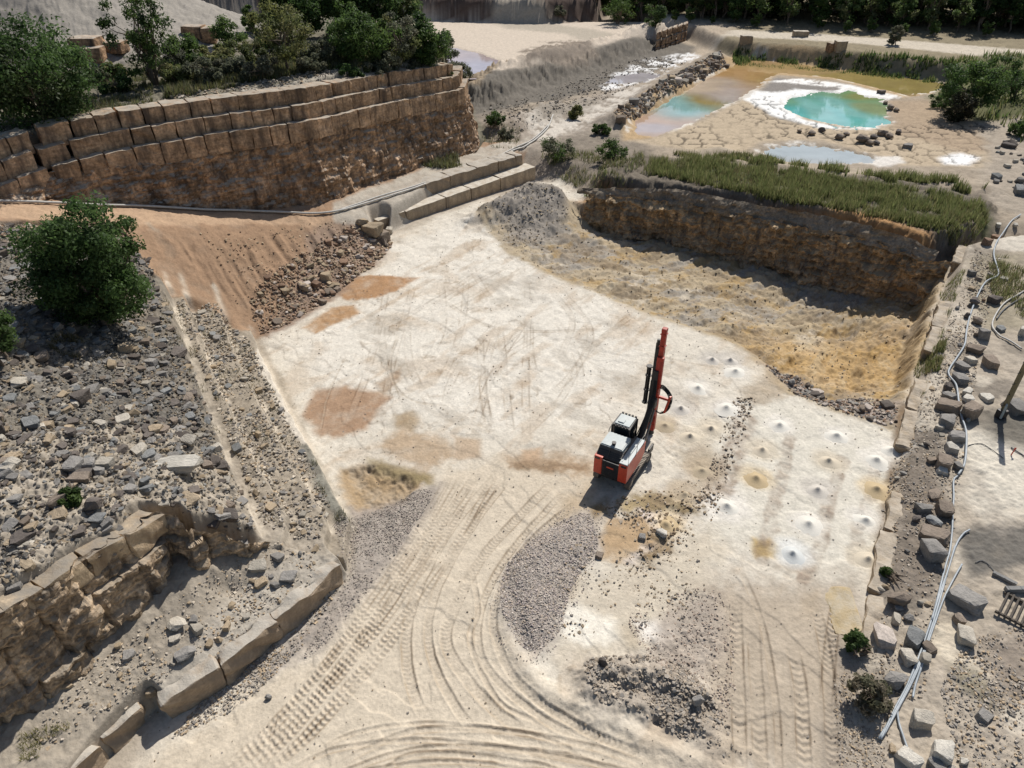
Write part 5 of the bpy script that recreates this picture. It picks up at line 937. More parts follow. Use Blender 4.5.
# the plateau
tree_px(46, 122, 92, 106, .06, DG + [(.06, .085, .035)], 'large dense dark green tree at the far left above the quarry wall', 1, 70, 300, .17, br=.36, stems=2)
tree_px(156, 84, 92, 66, .10, MG + [(.07, .10, .05)], 'thin loose tree with sparse top and dark shaded base behind the wall', 2, 46, 150, .15, br=.30, stems=3, dens=1.2)
tree_px(288, 72, 62, 60, .22, YG, 'loose yellow green tree with a dark visible trunk near the wall edge', 3, 38, 170, .15, br=.32, stems=1, dens=1.2)
tree_px(302, 38, 54, 56, .10, DG, 'tall dark green tree behind the yellow green tree', 4, 50, 200, .22, br=.36)
tree_px(342, 34, 48, 36, .1, MG, 'bright green rounded tree between two dark trees at the top', 5, 34, 200, .2, br=.4)
tree_px(376, 32, 50, 46, .1, DG, 'dark tree at the top edge right of the bright rounded tree', 6, 40, 200, .22, br=.38)
tree_px(362, 62, 46, 60, .12, MG, 'dense round green tree on the plateau right of the dark hollow', 7, 50, 220, .17, br=.36)
tree_px(400, 66, 50, 40, .15, GG + YG, 'sparse grey green tree between two denser trees near the plateau corner', 8, 34, 140, .16, br=.32, dens=1.2)
tree_px(428, 74, 54, 46, .06, DG + MG, 'dense green tree at the right corner of the plateau', 9, 50, 220, .17, br=.36)
tree_px(446, 72, 40, 28, .04, GG + MG, 'grey green tree on the outer edge of the plateau corner', 10, 30, 180, .17, br=.38)
tree_px(275, 30, 42, 26, .05, DG, 'narrow dark tree beside the grey heap', 16, 30, 160, .22, br=.38)
tree_px(405, 26, 32, 36, .05, FG, 'dark bushy tree at the top edge near the far quarry face', 17, 30, 160, .24, br=.38)
SH = [(186, 66, 30, 34, MG, 'green bush right of the thin tree on the plateau'), (206, 82, 22, 46, GG, 'grey green scrub bush close to the wall edge on the plateau'), (233, 46, 26, 36, MG, 'bright green bush in front of the grey heap'), (248, 66, 24, 40, YG, 'olive bush left of the yellow green tree'),
      (262, 78, 20, 40, GG, 'grey bush at the feet of the yellow green tree'), (176, 84, 20, 30, YG, 'low yellow green bush nearest the wall on the plateau'), (252, 32, 24, 16, MG, 'small upright bush at the right foot of the grey heap'), (322, 66, 24, 34, GG, 'grey dry bush left of the dense round tree'), (385, 72, 20, 36, GG, 'grey low bush right of the dense round tree'),
      (412, 80, 18, 30, GG, 'dry bush under the corner trees close to the wall'), (458, 84, 20, 26, GG, 'dry grey bush on the very corner of the plateau'), (220, 62, 18, 40, YG, 'wide olive bush in the middle of the plateau scrub'), (300, 62, 16, 30, YG, 'olive scrub right of the yellow green tree'), (120, 92, 20, 40, DG, 'dark low bush under the thin tree'), (332, 52, 18, 26, GG, 'grey scrub between the plateau trees'),
      (348, 80, 14, 30, DG, 'dark low bush in the hollow in front of the dense round tree'),
      (496, 126, 14, 16, MG, 'green bush at the foot of the wall corner'), (506, 140, 12, 14, GG, 'small grey green bush by the pipe near the wall corner'), (556, 158, 22, 34, GG + MG, 'grey green bush left of a brighter bush above the lower pit'), (611, 162, 22, 28, MG, 'bright green bush above the left end of the lower pit wall'), (574, 118, 12, 16, YG, 'olive bush left of the causeway stones'), (601, 134, 10, 18, MG, 'low green bush at the causeway foot'),
      (5, 362, 62, 44, MG, 'green bush cut by the left edge of the photo'), (868, 702, 22, 36, [(.20, .185, .12), (.16, .16, .10), (.24, .21, .15)], 'dry grey bush left of the pipe ends'), (854, 650, 16, 20, MG, 'small green bush in front of the yellow faced block'), (72, 504, 14, 22, MG, 'small bright green plant on the rubble above the cliff'),
      (885, 575, 10, 9, MG, 'tiny green plant at the kerb beside the right cone column'), (1012, 100, 32, 34, DG, 'dark bush at the far right on the green bank'), (940, 108, 14, 26, DG, 'low dark bush left of the bank tree'), (1000, 80, 20, 40, MG, 'green bush on the road bank at the far right'), (1018, 136, 14, 20, MG, 'green bush above the stone heap at the right edge'),
      (617, 24, 24, 28, MG, 'round green bush standing in front of the far forest'), (655, 26, 20, 24, MG + DG, 'bush right of the round green bush at the forest edge'), (560, 16, 10, 12, GG, 'small bush on top of the far quarry face'), (893, 45, 18, 13, GG, 'pale grey bush beside the far road at the forest edge')]
SH += [(170, 70, 22, 34, GG, 'grey green bush just right of the thin tree trunk'), (196, 74, 20, 32, MG + GG, 'green bush between two olive bushes on the plateau scrub'), (214, 74, 18, 34, YG, 'pale olive bush in front of the wide olive bush'), (236, 76, 18, 34, GG, 'grey bush nearest the wall left of the yellow green tree'), (268, 58, 22, 30, MG, 'green bush behind the yellow green tree on its left'), (312, 72, 16, 30, GG, 'grey bush on the bare shelf right of the yellow green tree'),
       (372, 78, 16, 28, GG + YG, 'low dry bush right of the dark hollow bush'), (438, 82, 16, 26, MG + GG, 'green bush at the wall edge below the corner trees'), (92, 84, 16, 34, GG, 'grey bush right of the large dark tree'), (110, 78, 14, 30, YG, 'olive bush in front of the pale topped blocks'), (392, 50, 24, 30, MG, 'green bush behind the sparse grey green tree'), (345, 46, 20, 26, GG, 'grey bush behind the dense round tree')]
for k, (px, py, hp, wp_, cols, lab) in enumerate(SH):
    lf = .10 if py > 300 else (.13 if py > 90 else .17); tree_px(px, py, hp, wp_, .02, cols, lab, 100 + k, 22, 150, lf, 'shrub', 'shrub', br=.42, stems=3, dens=1.3)
tree_px(109, 326, 122, 102, .04, DG, 'big dense dark green tree on the left rubble slope with a black shadow', 11, 90, 420, .125, br=.33, stems=2)
tree_px(962, 116, 50, 54, .25, DG + MG, 'dark green tree on bare soil right of the turquoise pool', 12, 44, 200, .19, br=.36)
tree_px(955, 122, 26, 36, .02, [(.05, .055, .03), (.07, .065, .04)], 'dark brown bush under the tree right of the turquoise pool', 13, 26, 160, .17, name='shrub', cat='shrub', br=.42)
# far forest: six kinds of tree, every tree its own object
FT = [tree_meshes(13, 3.6, 2.5, 34, 90, .42, FG, 200, shape='tall', br=.40), tree_meshes(11, 3.8, 1.8, 34, 90, .42, FG + DG, 201, br=.40), tree_meshes(14, 3.0, 3.0, 30, 90, .40, DG, 202, shape='tall', br=.42), tree_meshes(9, 3.2, 1.0, 30, 90, .40, MG, 203, br=.42), tree_meshes(12, 3.4, 2.0, 32, 90, .42, [(.07, .078, .035), (.055, .06, .03)] + FG, 204, br=.40), tree_meshes(15, 3.6, 4.5, 30, 90, .44, FG, 205, shape='tall', br=.42)]
rf = random.Random(3); A = np.array(P(570, 14, 5)); B = np.array(P(690, 31, 4.3)); Cc = np.array(P(1024, 47, 4.3)); Dd = Cc + (Cc - B) * .7
edge = np.array([A + (-26, 10), A, B, Cc, Dd]); es, ep, _ = resample(edge, [], .5); nn_ = normals(ep); cnt = 0
FL = {0: 'tall dark tree in the forest beyond the far road', 1: 'broad dark green tree in the forest beyond the far road', 2: 'narrow dark tree in the forest beyond the far road', 3: 'lighter green tree in the forest beyond the far road', 4: 'olive brown tree in the forest beyond the far road', 5: 'bare stemmed tall tree in the forest beyond the far road'}
for row in range(8):
    s = rf.uniform(0, 4)
    while s < es[-1]:
        i = min(int(s / .5), len(ep) - 1); q = ep[i] + nn_[i] * (15 + row * 5.0 + rf.uniform(-1.8, 1.8)); s += rf.uniform(3.4, 6.6); kd = rf.choice([0, 1, 1, 2, 3, 4, 4, 5, 0])
        plant('forest_tree', FT[kd], FL[kd], 'tree', q[0], q[1], float(H(q[0], q[1])[0]), rf.uniform(0, 6.28), rf.uniform(.7, 1.25) * (.7 if row == 0 else .85 if row == 1 else 1.05), 'trees of the far forest'); cnt += 1
        if row == 0 and rf.random() < .5: plant('shrub', FT[3], 'low bush on the forest edge along the far road', 'shrub', q[0] - nn_[i][0] * 6, q[1] - nn_[i][1] * 6, float(H(q[0], q[1])[0]), rf.uniform(0, 6), rf.uniform(.18, .38), 'bushes on the forest edge')
print('forest', cnt)
# reeds and grass
def blades(specs):
    VV, CC = [], []
    for poly, n, h0, h1, wd_, cols, seed, thr in specs:
        r = np.random.default_rng(seed); p = inside_pts(poly, int(n * 2), seed); f = fbm(p[:, 0], p[:, 1], 1.6, 3, seed); p = p[f > thr][:n]; f = f[f > thr][:n]; k = len(p); g = H(p[:, 0], p[:, 1]) - .05
        hh = (h0 + (h1 - h0) * r.random(k)) * (.75 + .6 * np.clip(f + .4, 0, 1)); a = r.uniform(0, 6.28, k); ln = r.uniform(.05, .45, k) * hh; la = r.uniform(0, 6.28, k); w2 = wd_ * r.uniform(.6, 1.4, k)
        b = np.column_stack([p, g]); dx = np.column_stack([np.cos(a) * w2, np.sin(a) * w2, np.zeros(k)]); tip = b + np.column_stack([np.cos(la) * ln, np.sin(la) * ln, hh])
        VV.append(np.stack([b - dx, b + dx, tip], 1).reshape(-1, 3)); CC.append(np.repeat(np.array(cols)[r.integers(0, len(cols), k)] * r.uniform(.7, 1.3, (k, 1)), 3, 0))
    V = np.vstack(VV); return V, np.arange(len(V)).reshape(-1, 3), np.vstack(CC)
def grass(name, specs, label, cat):
    V, F, c = blades(specs); o = link(name, mesh_from(name, V, F, 3, False, c), M_reed); tag(o, label, cat, kind='stuff')
RG = [(.16, .185, .065), (.19, .205, .08), (.23, .22, .10), (.125, .155, .06)]; DRY = [(.20, .17, .09), (.15, .13, .07), (.13, .13, .06)]
reedz = PW([(640, 170), (652, 158), (700, 156), (760, 164), (840, 176), (920, 188), (985, 199), (992, 212), (975, 228), (940, 228), (880, 215), (800, 201), (720, 186), (680, 178)], 3.1)
grass('reeds', [(reedz, 22000, .3, .95, .045, RG, 1, -.08), (reedz, 9000, .3, .8, .045, RG + DRY, 21, -.3), (reedz, 3000, .7, 1.3, .035, RG + [(.24, .22, .12)], 22, .1), (PW([(700, 160), (770, 160), (850, 172), (950, 180), (985, 186), (985, 192), (920, 190), (800, 178)], 2.2), 5000, .4, 1.1, .06, RG, 2, 0), (PW([(660, 150), (740, 156), (800, 166), (740, 162), (690, 156)], 2), 1200, .3, .7, .05, RG + DRY, 3, 0)], 'band of tall green reeds on the bank above the lower pit', 'reeds')
grass('grass', [(PW([(735, 50), (800, 54), (900, 63), (985, 72), (1100, 80), (1100, 72), (985, 64), (870, 54), (735, 42)], 4.3), 8000, .3, .95, .1, DG + MG + RG, 4, -.1), (greenb, 9000, .4, 1.3, .1, MG + YG, 5, -.1), (PW([(160, 88, 14.5), (260, 74, 14.5), (330, 62, 14.5), (460, 72, 13), (440, 50, 13), (280, 50, 14.5), (180, 60, 14.5)]), 30000, .25, .9, .06, GG + DRY + YG, 6, -.35),
                (PW([(0, 120, 14), (150, 90, 14.5), (150, 60, 14), (0, 70, 14)]), 9000, .2, .6, .05, GG + DRY + YG, 7, -.2), (PW([(930, 345, 1), (945, 345, 1), (938, 375, .9), (926, 372, .9)]), 900, .3, .8, .03, DRY + RG, 8, -.4), (PW([(905, 400, .8), (955, 250, 1.5), (968, 262, 1.5), (920, 405, .8)]), 1500, .15, .5, .025, DRY + RG, 9, .1),
                (PW([(975, 260, 1.5), (1024, 258, 1.6), (1024, 320, 1.3), (995, 300, 1.4)]), 1800, .2, .6, .03, DRY + RG, 10, 0), (PW([(60, 330, 8), (85, 340, 7.5), (80, 360, 7.5), (50, 352, 8)]), 500, .2, .6, .02, DRY, 11, -.3), (rubz, 2500, .1, .4, .02, DRY + GG, 12, .28), (PW([(300, 448, .9), (312, 446, .9), (350, 518, .9), (338, 524, .9)]), 500, .1, .4, .02, DRY + GG, 13, 0),
                (PW([(20, 735, 2), (90, 715, 2), (80, 745, 2), (20, 760, 2)]), 500, .1, .35, .015, [(.25, .24, .07), (.2, .2, .06)], 14, -.1), (PW([(480, 130, 3), (520, 125, 2), (520, 150, 2), (490, 150, 2)]), 600, .2, .6, .04, DRY + GG, 15, 0), (PW([(540, 150, 2), (640, 150, 2), (650, 180, 2.6), (590, 186, 2)]), 3000, .2, .8, .04, DRY + GG + RG, 16, -.05), (bnz, 2500, .08, .3, .025, GG + DRY, 18, .12), (PW([(150, 255, 5.5), (170, 262, 5), (220, 430, 4), (205, 430, 4.2)]), 500, .15, .4, .02, DRY, 17, 0)], 'tufts of green and dry grass on banks, plateau and pit rims', 'grass')

# ------------------------------------------------------------------ generic shape helpers
def bx(bm, c, s, rot=(0, 0, 0), bev=0.0):
    m = Matrix.Translation(Vector(c)) @ Matrix.Rotation(rot[2], 4, 'Z') @ Matrix.Rotation(rot[1], 4, 'Y') @ Matrix.Rotation(rot[0], 4, 'X') @ Matrix.Diagonal((*s, 1))
    g = bmesh.ops.create_cube(bm, size=1, matrix=m)
    if bev: bmesh.ops.bevel(bm, geom=list({e for v in g['verts'] for e in v.link_edges}), offset=bev, segments=2, affect='EDGES', profile=.6)
def cyl(bm, a, b, r, r2=None, n=14):
    a, b = Vector(a), Vector(b); d = b - a; m = Matrix.Translation((a + b) / 2) @ d.to_track_quat('Z', 'Y').to_matrix().to_4x4()
    bmesh.ops.create_cone(bm, cap_ends=True, segments=n, radius1=r, radius2=r if r2 is None else r2, depth=d.length, matrix=m)
def prism(bm, prof, x0, x1):
    """side profile of (y, z) points pulled from x0 to x1"""
    a = [bm.verts.new((x0, *p)) for p in prof]; b = [bm.verts.new((x1, *p)) for p in prof]; n = len(prof)
    fs = [bm.faces.new(a[::-1]), bm.faces.new(b)] + [bm.faces.new((a[k], a[(k + 1) % n], b[(k + 1) % n], b[k])) for k in range(n)]; bmesh.ops.recalc_face_normals(bm, faces=fs)
def tube(bm, pts, r, n=8):
    pts = [Vector(p) for p in pts]; rings = []; up = Vector((.13, .21, .97))
    for i, p in enumerate(pts):
        t = (pts[min(i + 1, len(pts) - 1)] - pts[max(i - 1, 0)]).normalized(); u = t.cross(up); u = u.normalized() if u.length > 1e-4 else Vector((1, 0, 0)); v = t.cross(u); rings.append([bm.verts.new(p + r * (u * math.cos(2 * math.pi * k / n) + v * math.sin(2 * math.pi * k / n))) for k in range(n)])
    for i in range(len(rings) - 1):
        for k in range(n): bm.faces.new((rings[i][k], rings[i][(k + 1) % n], rings[i + 1][(k + 1) % n], rings[i + 1][k]))
    bm.faces.new(rings[0][::-1]); bm.faces.new(rings[-1])
def cr3(pts, n=7):
    p = [Vector(q) for q in pts]; q = [p[0] * 2 - p[1]] + p + [p[-1] * 2 - p[-2]]; out = []
    for i in range(1, len(q) - 2):
        for k in range(n):
            t = k / n; a, b, c, d = q[i - 1:i + 3]; out.append(.5 * (2 * b + (c - a) * t + (2 * a - 5 * b + 4 * c - d) * t * t + (3 * b - a - 3 * c + d) * t ** 3))
    return out + [p[-1]]
def done(name, bm, m, parent=None, smooth=False, label=None):
    bmesh.ops.recalc_face_normals(bm, faces=bm.faces[:])
    me = bpy.data.meshes.new(name); bm.to_mesh(me); bm.free(); me.polygons.foreach_set('use_smooth', [smooth] * len(me.polygons)); o = link(name, me, m, parent)
    if label: o['label'] = label
    return o

# ------------------------------------------------------------------ the drill rig
M_red = mat('red_paint', (.52, .055, .025), rough=.38, var=.12, vscale=2, fine=.12, fscale=9, spec=.5, dust=(.42, .30, .22), dust_amt=.25)
M_mast = mat('dark_red_paint', (.38, .035, .02), rough=.45, var=.2, fine=.2, fscale=6, spec=.4, dust=(.3, .2, .15), dust_amt=.2)
M_grey = mat('pale_grey_paint', (.33, .385, .385), rough=.42, var=.08, fine=.10, fscale=7, spec=.5, dust=(.55, .52, .47), dust_amt=.3)
M_black = mat('black_steel', (.022, .022, .024), rough=.5, var=.3, spec=.4, dust=(.16, .14, .115), dust_amt=.45)
M_steel = mat('worn_steel', (.22, .20, .18), rough=.45, var=.3, metal=.6)
M_glass = mat('dark_glass', (.012, .016, .02), rough=.05, spec=.8)
M_trk = mat('track_steel', (.14, .12, .10), rough=.7, var=.35, fine=.3, dust=(.40, .34, .27), dust_amt=.7)
M_rub = mat('black_rubber', (.018, .018, .018), rough=.55)
hd_ = R(31.0); rx, ry = 5.73, 31.7
rig = thing('drill_rig', 'red and grey tracked drill rig with a tall upright mast on the white pit floor', 'drill rig', (rx, ry, float(np.median(H(np.array([rx, rx + 1, rx + 1.5]), np.array([ry + 1, ry + 1.5, ry + 2.5]))))), -hd_)
rig.scale = (1.04, 1.04, .99)
for sx in (-1, 1):
    xc = sx * .97; bm = bmesh.new(); n = 40; yc0, yc1, rr, hw = .75, 3.35, .38, .17; loop = []
    for k in range(14): a = math.pi / 2 + math.pi * k / 13; loop.append((yc0 + rr * math.cos(a), .39 + rr * math.sin(a)))
    for k in range(14): a = -math.pi / 2 + math.pi * k / 13; loop.append((yc1 + rr * math.cos(a), .39 + rr * math.sin(a)))
    v = [[bm.verts.new((xc + s_ * hw, .39 * 0 + y_, z_)) for s_ in (-1, 1)] for y_, z_ in loop]; inn = [[bm.verts.new((xc + s_ * hw, 2.05 + (y_ - 2.05) * .965, .39 + (z_ - .39) * .86)) for s_ in (-1, 1)] for y_, z_ in loop]; m_ = len(loop)
    for k in range(m_):
        q = (k + 1) % m_; bm.faces.new((v[k][0], v[k][1], v[q][1], v[q][0])); bm.faces.new((inn[k][1], inn[k][0], inn[q][0], inn[q][1])); bm.faces.new((v[k][0], v[q][0], inn[q][0], inn[k][0])); bm.faces.new((v[q][1], v[k][1], inn[k][1], inn[q][1]))
    for k in range(18):
        for zz in (.015, .77): bx(bm, (xc, .8 + k * .147, zz), (.36, .035, .05))
    tr = done('track', bm, M_trk, rig)
    bm = bmesh.new(); bx(bm, (xc, 2.05, .40), (.22, 2.3, .34), bev=.04); done('track_frame', bm, M_black, tr)
    for yy in (yc0, yc1): bm = bmesh.new(); cyl(bm, (xc - .12, yy, .39), (xc + .12, yy, .39), .29, n=20); cyl(bm, (xc - .15, yy, .39), (xc + .15, yy, .39), .12); done('sprocket' if yy == yc0 else 'idler', bm, M_steel, tr)
bm = bmesh.new(); bx(bm, (0, 2.0, .78), (1.5, 3.4, .42), bev=.04); bx(bm, (0, 3.7, .95), (1.3, .9, .35), bev=.04); done('chassis', bm, M_black, rig)
bm = bmesh.new(); bx(bm, (-.76, .09, 1.62), (.50, .18, 1.30), bev=.04); bx(bm, (-1.0, .85, 1.62), (.05, 1.5, 1.25), bev=.015); done('rear_panel', bm, M_red, rig)
bm = bmesh.new(); bx(bm, (.76, .09, 1.62), (.52, .18, 1.36), bev=.04); done('rear_panel', bm, M_red, rig)
bm = bmesh.new(); prism(bm, [(.02, 1.0), (.0, 2.28), (2.62, 2.28), (2.62, 1.5), (2.2, 1.12), (1.0, .98)], .97, 1.03); done('side_panel', bm, M_red, rig)
bm = bmesh.new(); bx(bm, (-.05, 1.3, 1.5), (1.86, 2.4, 1.1), bev=.02); done('engine_housing', bm, M_black, rig)
bm = bmesh.new(); bx(bm, (0, .06, 1.56), (1.0, .08, 1.1), bev=.01)
for k in range(11): bx(bm, (0, .012, 1.08 + k * .098), (.92, .03, .035), (.4, 0, 0))
gr = done('radiator_grille', bm, M_black, rig); bm = bmesh.new(); bx(bm, (0, -.005, 1.72), (.42, .02, .11)); done('badge_plate', bm, M_red, gr)
bm = bmesh.new(); bx(bm, (.75, 1.32, 2.32), (.52, 2.56, .07), bev=.02); bx(bm, (.60, 1.3, 2.37), (.04, 2.2, .04)); done('walkway_deck', bm, M_grey, rig)
bm = bmesh.new(); prism(bm, [(.62, 2.0), (.72, 2.66), (1.98, 2.70), (2.02, 2.0)], -1.0, .36); bmesh.ops.bevel(bm, geom=bm.edges[:], offset=.05, segments=2, affect='EDGES'); hood = done('engine_hood', bm, M_grey, rig)
bm = bmesh.new(); cyl(bm, (-.28, .98, 2.66), (-.28, .98, 2.80), .11, n=16); cyl(bm, (-.28, .98, 2.80), (-.28, .98, 2.84), .13, n=16); done('exhaust', bm, M_black, hood)
bm = bmesh.new(); prism(bm, [(.14, 2.0), (.18, 2.20), (.66, 2.64), (.66, 2.0)], -.98, .42)
for k in range(5): bx(bm, (-.28, .25 + k * .088, 2.29 + k * .084), (1.28, .025, .03), (.74, 0, 0))
bx(bm, (-.3, .40, 2.46), (.03, .62, .04), (.74, 0, 0)); done('rear_vent', bm, M_black, rig)
bm = bmesh.new(); bx(bm, (.42, 1.5, 2.12), (.16, 2.3, .5)); bx(bm, (.3, 2.2, 2.0), (.5, .5, .6)); done('air_duct', bm, M_black, rig)
for sx in (-.8, .8): bm = bmesh.new(); bx(bm, (sx, -.02, 2.16), (.30, .05, .10), bev=.01); done('tail_lamp', bm, M_black, rig)
# cab
cx0, cx1, cy0, cy1, cz0, cz1 = -1.04, .10, 2.28, 3.56, 1.0, 2.98
bm = bmesh.new(); bx(bm, ((cx0 + cx1) / 2, (cy0 + cy1) / 2, 1.35), (cx1 - cx0, cy1 - cy0, .70), bev=.04)
for xx in (cx0 + .05, cx1 - .05):
    for yy in (cy0 + .05, cy1 - .05): bx(bm, (xx, yy, 2.3), (.10, .10, 1.3))
bx(bm, ((cx0 + cx1) / 2, (cy0 + cy1) / 2, 2.92), (cx1 - cx0, cy1 - cy0, .10), bev=.03); cab = done('cab', bm, M_black, rig)
bm = bmesh.new(); bx(bm, ((cx0 + cx1) / 2, (cy0 + cy1) / 2, 2.28), (cx1 - cx0 - .05, cy1 - cy0 - .05, 1.20)); done('window', bm, M_glass, cab)
bm = bmesh.new(); bx(bm, ((cx0 + cx1) / 2, (cy0 + cy1) / 2 + .02, 3.01), (.92, 1.02, .09), bev=.035); bx(bm, (-.6, 2.75, 3.08), (.36, .34, .07), bev=.02); done('cab_roof', bm, M_grey, cab)
for k in range(5):
    for yy in (cy0, cy1): bm = bmesh.new(); bx(bm, (cx0 + .16 + k * .205, yy, 3.03), (.13, .09, .11), bev=.02); done('work_lamp', bm, M_black, cab)
# boom and mast
mx_, my_ = .12, 5.80
bm = bmesh.new(); cyl(bm, (.45, 3.2, 1.2), (.45, 3.9, 1.2), .3); bx(bm, (.45, 3.3, 1.45), (.55, .7, .6), bev=.05); done('boom_base', bm, M_black, rig)
def beam(bm, a, b, wv, hv):
    a, b = Vector(a), Vector(b); d = b - a; m = Matrix.Translation((a + b) / 2) @ d.to_track_quat('Y', 'Z').to_matrix().to_4x4() @ Matrix.Diagonal((wv, d.length, hv, 1)); g = bmesh.ops.create_cube(bm, size=1, matrix=m); bmesh.ops.bevel(bm, geom=list({e for v in g['verts'] for e in v.link_edges}), offset=.03, segments=1, affect='EDGES')
bm = bmesh.new(); beam(bm, (.45, 3.2, 1.6), (.30, 5.1, 3.1), .30, .36); bx(bm, (.28, 5.25, 3.1), (.45, .5, .6), bev=.06); boom = done('boom', bm, M_black, rig)
for dx in (-.2, .22): bm = bmesh.new(); cyl(bm, (.45 + dx, 3.35, 1.1), (.36 + dx, 4.4, 2.2), .075); cyl(bm, (.36 + dx, 4.4, 2.2), (.32 + dx, 5.0, 2.85), .045); done('boom_cylinder', bm, M_steel, boom)
bm = bmesh.new(); bx(bm, (mx_, my_ - .25, 3.0), (.42, .22, 3.2), bev=.03); bx(bm, (mx_ + .05, my_ - .32, 4.9), (.30, .16, 1.0), bev=.03); done('mast_cradle', bm, M_black, rig)
bm = bmesh.new(); bx(bm, (mx_ + .12, my_, 4.5), (.28, .28, 7.6), bev=.02)
for k in range(9): bx(bm, (mx_ + .12, my_, 1.1 + k * .85), (.36, .34, .07))
bx(bm, (mx_ + .12, my_, 8.18), (.30, .34, .22), bev=.04); bx(bm, (mx_ + .18, my_ - .18, 5.2), (.42, .22, 2.3), bev=.04); bx(bm, (mx_ + .24, my_ - .16, 3.0), (.16, .24, 2.2), bev=.03); bx(bm, (mx_ + .10, my_ + .02, 2.4), (.46, .30, 3.6), bev=.03); mast = done('mast', bm, M_mast, rig)
bm = bmesh.new(); bx(bm, (mx_ - .15, my_ + .02, 4.0), (.22, .24, 6.4), bev=.02)
for k in range(8): bx(bm, (mx_ - .12, my_, 1.2 + k * .8), (.22, .28, .06))
cyl(bm, (mx_ - .14, my_ - .05, 7.0), (mx_ - .14, my_ - .05, 7.45), .09); done('feed_rail', bm, M_black, mast)
bm = bmesh.new(); bx(bm, (mx_ + .02, my_ + .28, 6.1), (.34, .36, 1.1), bev=.05); cyl(bm, (mx_ + .02, my_ + .28, 5.55), (mx_ + .02, my_ + .28, 5.3), .12); done('rock_drill', bm, M_black, mast)
bm = bmesh.new(); cyl(bm, (mx_ + .02, my_ + .28, .25), (mx_ + .02, my_ + .28, 5.5), .05); done('drill_rod', bm, M_steel, mast)
bm = bmesh.new(); bx(bm, (mx_ + .02, my_ + .2, .78), (.42, .5, .2), bev=.04); cyl(bm, (mx_ + .02, my_ + .26, .1), (mx_ + .02, my_ + .26, .62), .24, .15); done('dust_hood', bm, M_black, mast)
bm = bmesh.new()
for k in range(5): a = k * 1.257; cyl(bm, (mx_ - .50 + .1 * math.cos(a), my_ + .1 * math.sin(a), 2.5), (mx_ - .50 + .1 * math.cos(a), my_ + .1 * math.sin(a), 5.4), .04, n=8)
for zz in (2.6, 3.6, 4.7, 5.35): cyl(bm, (mx_ - .5, my_, zz - .04), (mx_ - .5, my_, zz + .04), .19, n=14); bx(bm, (mx_ - .3, my_, zz), (.4, .08, .07))
done('rod_magazine', bm, M_black, mast)
bm = bmesh.new(); bx(bm, (mx_ + .55, my_ - .05, 3.35), (.75, .14, .16), bev=.02); bx(bm, (mx_ + .95, my_ - .05, 3.0), (.14, .22, 1.35), (0, .16, 0), .03); arm = done('hose_arm', bm, M_red, mast)
for k in range(4):
    dx = k * .05; bm = bmesh.new(); tube(bm, cr3([(mx_ + .15, my_ - .15 + dx, 3.9), (mx_ + .5, my_ - .15 + dx, 4.1 + dx), (mx_ + .95 + dx, my_ - .1 + dx, 3.6), (mx_ + .92 + dx, my_ - .1, 2.7), (mx_ + .55, my_ - .12 + dx, 2.2 - dx), (mx_ + .12, my_ - .25 + dx, 2.5)]), .032, 6); done('hose', bm, M_rub, arm)
for k in range(4): bm = bmesh.new(); tube(bm, cr3([(.2 + k * .09, 3.0, 1.75), (.3 + k * .07, 4.0, 2.75 + .06 * k), (.25 + k * .07, 5.0, 3.7), (mx_ + .02 + k * .05, my_ - .35, 4.8)]), .032, 6); done('hose', bm, M_rub, boom)
bm = bmesh.new(); tube(bm, cr3([(-.95, 2.2, 2.0), (-1.12, 2.2, 2.6), (-1.12, 3.5, 2.6), (-1.0, 3.6, 2.0)], 5), .025, 6); done('handrail', bm, M_black, rig)
bm = bmesh.new(); tube(bm, [(1.0, .1, 2.36), (1.0, .1, 2.95), (1.0, 2.5, 2.95), (1.0, 2.5, 2.36)], .02, 6); bx(bm, (1.0, 1.3, 2.65), (.025, .025, .6)); done('handrail', bm, M_black, rig)
# shovel-like black plate carried at the front right corner
bm = bmesh.new(); bx(bm, (.95, 4.0, .55), (.12, .7, .5), bev=.03); bx(bm, (-.95, 4.0, .55), (.12, .7, .5), bev=.03); done('front_guard', bm, M_black, rig)

# ------------------------------------------------------------------ pipes, hoses, post and timber
M_pipe = mat('grey_pipe', (.34, .375, .40), rough=.45, var=.12, fine=.1, spec=.4); M_dpipe = mat('dark_hose', (.10, .105, .11), rough=.5, var=.2); M_lpipe = mat('pale_pipe', (.48, .46, .42), rough=.5, var=.12)
def pipe(pts, r, label, m, name='pipe', lift=.02, cat='pipe', n=8, dx=0.0):
    w_ = [hit(*p) for p in pts]; ln = cr3([(q[0] + dx, q[1], q[2]) for q in w_], n); bm = bmesh.new(); a = np.array([v[:] for v in ln]); g = H(a[:, 0], a[:, 1]); k = np.ones(5) / 5; g = np.convolve(np.pad(np.maximum(g, a[:, 2] - .3), 2, 'edge'), k, 'valid')
    tube(bm, [(x, y, z + r + lift) for (x, y), z in zip(a[:, :2], g)], r, 8); return tag(done(name, bm, m, None, True), label, cat)
pipe([(1020, 216), (1008, 226), (997, 242), (993, 255), (996, 268), (997, 277), (985, 284), (977, 297), (970, 315), (966, 332), (964, 346), (957, 358), (949, 370), (948, 377), (955, 386), (958, 405), (961, 420), (965, 434), (965, 452), (963, 467), (957, 477)], .065, 'long thin grey pipe winding from the reeds down through the boulder row', M_pipe, lift=.12)
pipe([(957, 477), (953, 482), (953, 500), (952, 520), (951, 535), (949, 552), (944, 570), (938, 595), (931, 622)], .05, 'grey pipe joining the long pipe to the bundle in the lower boulder row', M_pipe, lift=.08)
